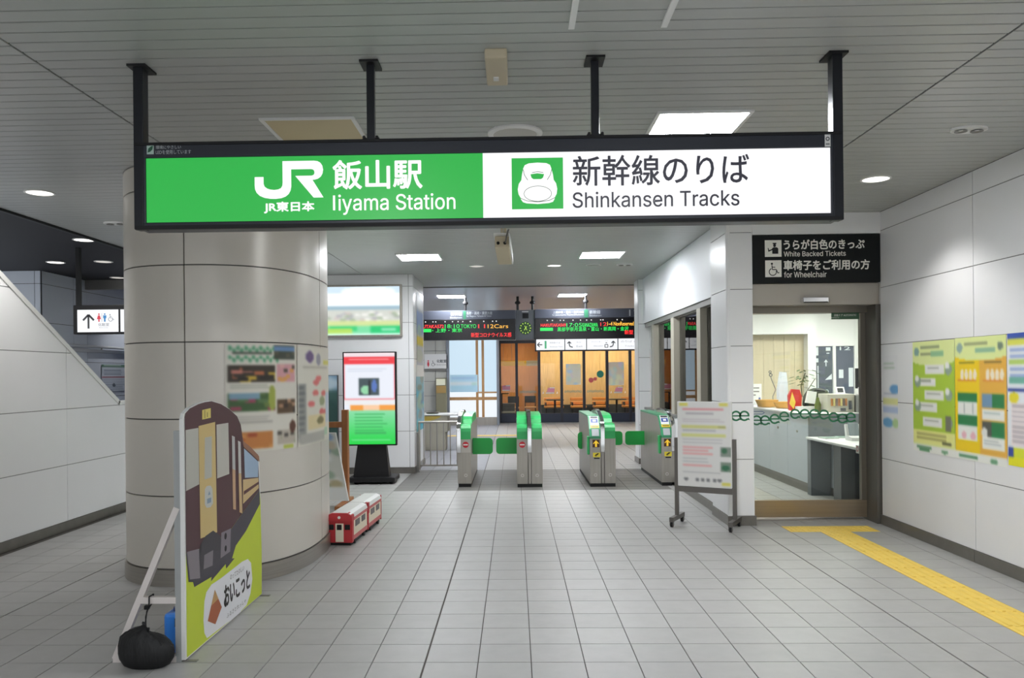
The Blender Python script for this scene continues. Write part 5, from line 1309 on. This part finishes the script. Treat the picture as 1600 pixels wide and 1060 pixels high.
# ---- model train on the floor
def train_car(x0, y0, L, lab, front):
    t = thing('model_train_car', lab, 'model train', (x0, y0, 0), 'red and cream model train cars', -math.radians(3.2))
    Wd = .235; red = mat('train_red', (192, 52, 58), .45); crm = mat('train_cream', (238, 228, 205), .5)
    part('underframe', MB().box(.02, Wd - .02, .02, L - .02, .0, .05), M_BLACK, t, local=True)
    part('body', MB().bbox(0, Wd, 0, L, .04, .27, .012), crm, t, local=True)
    part('roof', MB().prism([(-.004, .265), (Wd + .004, .265), (Wd - .01, .3), (Wd - .05, .318), (.05, .318), (.01, .3)], -.004, L + .004, 'y'), M_WHITE, t, local=True)
    part('waist_band', MB().box(-.003, Wd + .003, .0, L, .05, .09).box(-.003, Wd + .003, .0, L, .235, .262), mat('train_pink', (205, 110, 110), .5), t, local=True)
    for x in (-.004, Wd + .001):
        part('side_window', MB().box(x, x + .003, .12, L * .5 - .02, .165, .225).box(x, x + .003, L * .5 + .06, L - .1, .165, .225), mat('train_window', (70, 60, 62), .3), t, local=True)
    ends = ((-.012, .004), ) if front else ((L - .004, L + .012), (-.006, .03))
    for a, b in ends:
        part('end_wall', MB().bbox(-.004, Wd + .004, a, b + (.05 if front else 0), .03, .3, .006), red, t, local=True)
    if front:
        part('end_visor', MB().prism([(-.008, .24), (Wd + .008, .24), (Wd + .004, .29), (Wd - .04, .315), (.04, .315), (-.004, .29)], -.03, .06, 'y'), red, t, local=True)
        part('door', MB().box(.078, .155, -.018, -.01, .04, .215), crm, t, local=True)
        part('end_window', MB().box(.015, .06, -.018, -.01, .155, .205), M_BLACK, t, local=True)
        part('end_window', MB().box(.092, .138, -.022, -.015, .155, .205), M_BLACK, t, local=True)
        part('end_window', MB().box(.168, .218, -.018, -.01, .155, .205), M_BLACK, t, local=True)
        part('end_lamp', MB().tube((.117, -.034, .275), (.117, -.025, .275), .014, 10), M_WHITE, t, local=True)
    else:
        part('corner_post', MB().box(Wd - .05, Wd + .006, -.004, .05, .2, .31), red, t, local=True)
    for y in (.12, L - .12):
        part('wheel_set', MB().tube((.0, y, .035), (Wd, y, .035), .034, 12), M_BLACK, t, True, local=True)
    return t
train_car(-1.80, 7.56, .6, 'front red-ended car of the model train at the foot of the pillar', True)
train_car(-1.765, 8.19, .6, 'rear cream car of the model train, behind the red-ended one', False)

# ---- train cut-out board
cu = thing('train_cutout_board', 'free standing maroon and green railcar cut-out board with white rear struts', 'cut-out board', (-1.9, 4.5, 0))
S = {
'outline': [(4.486, 0.0), (4.486, 1.388), (4.505, 1.42), (4.577, 1.447), (4.708, 1.468), (4.806, 1.476), (4.909, 1.478), (5.07, 1.454), (5.218, 1.415), (5.362, 1.361), (5.436, 1.295), (5.484, 1.176), (5.643, 1.117), (5.797, 1.051), (5.824, 0.996), (5.845, 0.718), (5.863, 0.335), (5.855, 0.0)],
'maroon': [(4.505, 1.40), (4.515, 1.418), (4.577, 1.444), (4.708, 1.465), (4.806, 1.473), (4.909, 1.475), (5.07, 1.451), (5.218, 1.412), (5.362, 1.358), (5.433, 1.295), (5.481, 1.176), (5.643, 1.114), (5.795, 1.051), (5.818, 0.789), (5.496, 0.697), (5.219, 0.613), (4.992, 0.589), (4.706, 0.599), (4.505, 0.618)],
'dark': [(4.503, 0.618), (4.706, 0.599), (4.992, 0.589), (5.219, 0.613), (5.496, 0.697), (5.818, 0.789), (5.822, 0.684), (5.518, 0.546), (5.312, 0.487), (5.238, 0.418), (5.286, 0.407), (5.131, 0.376), (5.121, 0.408), (4.87, 0.361), (4.881, 0.386), (4.615, 0.394), (4.598, 0.428), (4.535, 0.445)],
'skirt': [(4.515, 0.623), (4.687, 0.603), (4.701, 0.424), (4.553, 0.455)],
'skirt2': [(5.048, 0.626), (5.22, 0.622), (5.204, 0.472), (5.032, 0.466)],
'skirt3': [(4.763, 0.548), (4.906, 0.547), (4.893, 0.454), (4.751, 0.465)],
'coupler': [(4.706, 0.618), (4.786, 0.659), (4.909, 0.668), (5.036, 0.608), (5.023, 0.521), (4.937, 0.532), (4.722, 0.465), (4.694, 0.518)],
'win1': [(4.511, 1.323), (4.695, 1.323), (4.701, 0.986), (4.508, 0.973)],
'win2': [(4.984, 1.324), (5.192, 1.323), (5.2, 0.985), (4.986, 0.983)],
'door': [(4.7, 1.334), (4.963, 1.343), (4.977, 0.644), (4.712, 0.659)],
'doorwin': [(4.791, 1.258), (4.903, 1.257), (4.897, 1.003), (4.78, 1.003)],
'plate': [(4.756, 1.427), (4.892, 1.433), (4.891, 1.373), (4.754, 1.369)],
'oval': [(4.783, 0.944), (4.813, 0.959), (4.875, 0.954), (4.905, 0.93), (4.913, 0.837), (4.871, 0.82), (4.81, 0.826), (4.781, 0.851)],
'roof': [(5.435, 1.26), (5.484, 1.176), (5.643, 1.117), (5.811, 1.04), (5.824, 0.996), (5.642, 1.076), (5.483, 1.136)],
'swin': [(5.489, 1.127), (5.795, 0.999), (5.785, 0.888), (5.502, 0.92)],
'sband': [(5.463, 0.912), (5.792, 0.882), (5.797, 0.806), (5.458, 0.744)],
'sstripe': [(5.474, 0.83), (5.791, 0.854), (5.793, 0.835), (5.473, 0.804)],
'bar1': [(5.254, 1.234), (5.308, 1.221), (5.319, 0.728), (5.265, 0.741)],
'bar2': [(5.369, 1.19), (5.419, 1.177), (5.444, 0.68), (5.387, 0.699)],
'bar1w': [(5.254, 1.234), (5.308, 1.221), (5.312, 0.996), (5.258, 1.012)],
'bar2w': [(5.369, 1.19), (5.419, 1.177), (5.428, 0.96), (5.376, 0.967)],
'logo': [(4.8, 0.032), (4.761, 0.076), (4.748, 0.157), (4.766, 0.268), (4.797, 0.314), (4.879, 0.339), (5.04, 0.337), (5.434, 0.35), (5.552, 0.341), (5.618, 0.298), (5.643, 0.177), (5.598, 0.084), (5.516, 0.026), (5.324, 0.013)],
'house': [(4.931, 0.293), (5.046, 0.151), (4.935, 0.075), (4.813, 0.133)],
'houset': [(4.931, 0.293), (4.988, 0.221), (4.871, 0.21)],
}
part('board', MB().prism([(y, max(z, .012)) for y, z in S['outline']], -1.915, -1.893, 'x'), M_WHITE, cu)
def flatp(nm, key, col, lv_):
    part(nm, MB().poly(S[key], -1.893 + .0008 * lv_, '+x'), mat('print_%s' % key, col, .5), cu)
S['green'] = [(4.506, .02), (4.506, .64)] + [(4.7, .6), (5.22, .62), (5.5, .7), (5.818, .79), (5.84, .718), (5.858, .335), (5.85, .014)]
flatp('green_ground', 'green', (196, 212, 56), 1)
flatp('railcar_front', 'maroon', (80, 48, 54), 2)
flatp('undercarriage', 'dark', (68, 64, 72), 3)
flatp('skirt_panel', 'skirt', (132, 124, 130), 4); flatp('skirt_panel', 'skirt2', (128, 120, 128), 4); flatp('skirt_panel', 'skirt3', (125, 118, 124), 6)
flatp('coupler_print', 'coupler', (62, 58, 64), 5)
flatp('window_print', 'win1', (182, 180, 172), 4); flatp('window_print', 'win2', (190, 187, 178), 4)
flatp('door_print', 'door', (205, 180, 122), 4); flatp('door_window', 'doorwin', (180, 180, 172), 5)
flatp('destination_plate', 'plate', (218, 200, 110), 4); flatp('emblem', 'oval', (190, 192, 188), 5)
flatp('roof_print', 'roof', (150, 108, 85), 4); flatp('side_window_print', 'swin', (160, 182, 205), 4)
flatp('cream_band', 'sband', (205, 178, 130), 4); flatp('cream_band', 'sstripe', (90, 50, 55), 5)
flatp('cream_post', 'bar1', (195, 160, 125), 4); flatp('cream_post', 'bar2', (205, 175, 130), 4)
flatp('post_upper', 'bar1w', (185, 185, 185), 5); flatp('post_upper', 'bar2w', (200, 198, 195), 5)  # posts are printed whitish above, cream below
flatp('logo_plate', 'logo', (232, 232, 236), 2)
flatp('house_mark', 'house', (168, 92, 56), 3); flatp('house_mark', 'houset', (190, 150, 95), 4)
part('plate_gap', MB().poly([(4.79, 1.425), (4.8, 1.425), (4.8, 1.375), (4.79, 1.375)], -1.889, '+x').poly([(4.83, 1.41), (4.84, 1.41), (4.84, 1.38), (4.83, 1.38)], -1.889, '+x'), mat('plate_gap', (120, 100, 60), .5), cu)
part('emblem_mark', MB().poly([(4.83, .9), (4.87, .9), (4.85, .925)], -1.888, '+x').rect(4.815, 4.88, .85, .88, -1.888, '+x'), mat('emblem_blue', (130, 150, 170), .5), cu)
part('bolt_print', MB().disc(5.12, .59, .022, -1.889, '+x', 12).disc(5.12, .51, .02, -1.889, '+x', 12), M_BLACK, cu)
part('lettering', MB().text('おいこっと', 5.09, 5.58, .135, .27, -1.8905, '+x', bold=.03), mat('print_ink', (50, 46, 46), .5), cu)
part('small_lettering', MB().text('のってたのしい', 5.2, 5.47, .283, .318, -1.8905, '+x').text('ふるさとれっしゃ', 5.13, 5.5, .05, .08, -1.8905, '+x'), mat('print_ink_soft', (120, 115, 115), .5), cu)
M_STRUT = mat('strut_white', (226, 218, 214), .5)
part('frame_post', MB().box(-1.95, -1.916, 4.487, 4.525, .0, 1.32), mat('strut_grey', (165, 168, 168), .45), cu)
part('frame_post', MB().box(-1.95, -1.916, 5.8, 5.84, .0, .98), mat('strut_grey', (165, 168, 168), .45), cu)
for y in (4.5, 5.8):
    part('brace', MB().bar((-2.30, y, .018), (-1.935, y, .88), .035, .035), M_STRUT, cu)
    part('cross_bar', MB().box(-2.16, -1.945, y - .017, y + .017, .335, .372), M_STRUT, cu)
    part('foot_bar', MB().box(-2.31, -1.945, y - .017, y + .017, .0, .035), M_STRUT, cu)
part('foot_plate', MB().box(-1.96, -1.83, 4.49, 4.52, .0, .005).box(-1.96, -1.83, 5.83, 5.86, 0, .005), M_GREY, cu)

# ---- black weight bag and its cord, blue container
bgm = MB(); n = 48; prof = [(0.001, .0), (.09, .002), (.122, .018), (.143, .055), (.148, .09), (.143, .125), (.128, .158), (.1, .184), (.065, .2), (.032, .208), (.014, .218), (.02, .232), (.004, .229)]
BX, BY = -2.082, 4.408
for i in range(n):
    a = 2 * PI * i / n
    for r, z in prof:
        fold = .05 * min(1, max(0, z - .08) / .1)
        rr = r * (1 + fold * math.sin(14 * a) + fold * .6 * math.sin(23 * a + 1) + .02 * math.sin(5 * a + z * 20))
        bgm.v.append((BX + rr * 1.07 * math.cos(a), BY + rr * .46 * math.sin(a), z * (1 + .03 * math.sin(3 * a)) - .02 * math.cos(a) * (z > .13)))
k = len(prof)
for i in range(n):
    j = (i + 1) % n
    for q in range(k - 1): bgm.f.append((i * k + q, j * k + q, j * k + q + 1, i * k + q + 1))
bb = thing('weight_bag', 'black gathered cloth bag tied to the cut-out board strut', 'bag', (-2.082, 4.408, 0))
part('sack', bgm, mat('bag_black', (17, 17, 19), .6, bump=1.0, scale=22, stretch=(1, 1, .4)), bb, True)
part('cord', MB().path([(-2.082, 4.408, .215), (-2.088, 4.42, .28), (-2.092, 4.47, .335), (-2.092, 4.472, .378), (-2.09, 4.522, .38), (-2.098, 4.525, .33), (-2.1, 4.46, .3), (-2.09, 4.41, .215)], .004), M_BLACK, bb)
part('knot', MB().bbox(-2.112, -2.085, 4.445, 4.472, .31, .335, .006), M_BLACK, bb)
blu = thing('blue_container', 'small bright blue container on the floor behind the black bag', 'container', (-2.02, 4.71, 0))
part('body', MB().bbox(-2.08, -1.965, 4.62, 4.8, 0.001, .235, .02), mat('container_blue', (70, 150, 250), .35), blu)
part('cap', MB().tube((-2.02, 4.7, .23), (-2.02, 4.7, .255), .03, 14), mat('container_blue_dark', (30, 70, 150), .35), blu, True)
part('label', MB().box(-2.01, -1.97, 4.615, 4.621, .16, .21), mat('container_label', (20, 60, 90), .4), blu)

# ---- notice stand on castors
ns = thing('notice_stand', 'grey wheeled stand holding a white notice poster before the corner column', 'notice stand', (1.99, 8.38, 0), None, -math.radians(28.9))
M_ST = mat('stand_grey', (112, 108, 104), .4, .5)
for sx in (-.305, .305):
    part('upright', MB().box(sx - .018, sx + .018, -.02, .02, .09, .93), M_ST, ns, local=True)
    part('foot', MB().box(sx - .022, sx + .022, -.2, .2, .06, .105), M_ST, ns, local=True)
    for y in (-.18, .18):
        cs = part('castor', MB().tube((sx - .012, y, .028), (sx + .012, y, .028), .027, 14), M_BLACK, ns, True, local=True)
        part('fork', MB().box(sx - .02, sx - .013, y - .015, y + .015, .02, .062).box(sx + .013, sx + .02, y - .015, y + .015, .02, .062), M_ST, cs, local=True)
part('lower_rail', MB().box(-.29, .29, -.025, .025, .36, .43), M_ST, ns, local=True)
part('board', MB().bbox(-.285, .285, -.028, .01, .42, 1.318, .006), M_WHITE, ns, local=True)
im = canvas(50, 80, [226, 225, 222])
plines(im, .1, .08, .88, .12, 1, [225, 160, 165], .95); plines(im, .15, .13, .7, .16, 1, [190, 185, 188], .95); plines(im, .1, .2, .9, .25, 2, [205, 198, 200])
pr(im, .08, .28, .9, .31, [214, 214, 140]); pr(im, .08, .38, .9, .41, [218, 220, 145]); pr(im, .75, .285, .9, .305, [170, 170, 120])
plines(im, .1, .33, .85, .37, 1, [195, 195, 195]); plines(im, .1, .44, .85, .5, 2, [200, 198, 198]); plines(im, .1, .53, .7, .64, 3, [232, 180, 180]); plines(im, .1, .66, .6, .73, 2, [195, 195, 195]); plines(im, .1, .74, .75, .78, 1, [232, 180, 180]); plines(im, .1, .82, .8, .86, 1, [190, 190, 190])
pr(im, .8, .53, 1, .64, [140, 150, 140]); pd(im, .86, .56, .06, [70, 120, 90], .03); pr(im, .8, .7, 1, .81, [130, 145, 130]); pd(im, .88, .76, .07, [60, 115, 85], .03)
for x in (.15, .36, .46, .56, .68, .77): pd(im, x, .91, .04, [125, 125, 128], .02)
for x, y in ((.12, .03), (.86, .03), (.04, .9), (.9, .955)): pr(im, x - .08, y - .02, x + .08, y + .025, [224, 218, 110])
sheet('poster_print', blur(im, 1), lambda s, t: (-.278 + .556 * s, -.031, 1.31 - .88 * t), M_PRINT, ns)

# ---- hanging restroom sign at the left, handrail, timetable
hs = thing('restroom_hanging_sign', 'white backlit restroom sign with up arrow hanging left of the pillar', 'sign', (-4.9, 10.0, 2.2))
part('frame', MB().bbox(-5.62, -4.2, 10.0, 10.12, 2.19, 2.56, .006), M_BLACK, hs)
part('lit_panel', MB().rect(-5.565, -5.035, 2.215, 2.5, 9.997), M_LBOX, hs)
part('lit_panel', MB().rect(-5.01, -4.25, 2.215, 2.5, 9.997), M_LBOX, hs)
part('post', MB().box(-5.6, -5.555, 10.03, 10.09, 2.55, ZC), M_BLACK, hs)
part('post', MB().box(-4.3, -4.255, 10.03, 10.09, 2.55, ZC), M_BLACK, hs)
aw = MB(); stroke(aw, [(-5.42, 2.26), (-5.42, 2.43)], .025, 9.994); stroke(aw, [(-5.49, 2.365), (-5.42, 2.437), (-5.35, 2.365)], .025, 9.994)
part('arrow', aw, emit('guide_ink', (30, 30, 36), 1), hs)
def fig(mb, x, z, s, d, skirt):
    mb.disc(x, z + .88 * s, .1 * s, d, n=10)
    if skirt: mb.poly([(x - .12 * s, z + .74 * s), (x + .12 * s, z + .74 * s), (x + .24 * s, z + .3 * s), (x + .08 * s, z + .3 * s), (x + .08 * s, z), (x - .08 * s, z), (x - .08 * s, z + .3 * s), (x - .24 * s, z + .3 * s)], d)
    else: mb.poly([(x - .2 * s, z + .74 * s), (x + .2 * s, z + .74 * s), (x + .18 * s, z + .4 * s), (x + .1 * s, z + .4 * s), (x + .09 * s, z), (x - .09 * s, z), (x - .1 * s, z + .4 * s), (x - .18 * s, z + .4 * s)], d)
q = MB(); fig(q, -5.285, 2.345, .11, 9.994, True); part('figure_mark', q, emit('figure_red_lit', (225, 60, 80), .9), hs)
q = MB(); fig(q, -5.21, 2.345, .11, 9.994, False); part('figure_mark', q, emit('figure_blue_lit', (60, 140, 205), .9), hs)
q = MB().rect(-5.25, -5.246, 2.345, 2.455, 9.994); chair_icon(q, -5.19, 2.335, .12, 9.994)
part('wheelchair_mark', q, emit('guide_grey2', (120, 125, 135), .9), hs)
part('lettering', MB().text('化粧室', -5.294, -5.154, 2.289, 2.329, 9.994, bold=.01).text('Restrooms', -5.28, -5.17, 2.265, 2.278, 9.994), emit('guide_grey', (165, 165, 172), .9), hs)
hrl = thing('wall_handrail', 'pale double handrail on the blue grey stair wall left of the pillar', 'handrail', (-7.2, 13.5, 2.1))
part('rail', MB().tube((-7.22, 12.5, 2.17), (-7.22, 16.5, 2.17), .025, 12), mat('rail_pale', (196, 200, 206), .35, .1), hrl, True)
part('rail', MB().box(-7.3, -7.25, 12.5, 16.5, 2.07, 2.13), mat('rail_pale', (196, 200, 206), .35, .1), hrl)
for y in (12.8, 13.8, 14.8, 15.8): part('bracket', MB().tube((-7.3, y, 2.1), (-7.22, y, 2.17), .01, 8), M_STEEL, hrl)
im = canvas(30, 36, [200, 208, 220]); pr(im, 0, 0, 1, .12, [95, 130, 115]); plines(im, .1, .03, .8, .08, 1, [190, 210, 200], .95); plines(im, .1, .2, .95, .42, 3, [150, 160, 178]); pr(im, 0, .44, 1, .5, [170, 120, 135]); plines(im, .05, .55, .95, .98, 5, [175, 185, 200]); pd(im, .48, .76, .06, [95, 105, 120], .07)
o = sheet('timetable', blur(im, 0), lambda s, t: (-7.288, 13.86 + .85 * s, 1.87 - .48 * t), M_PRINT); tag(o, 'pale framed timetable with green heading on the blue grey stair wall', 'timetable')
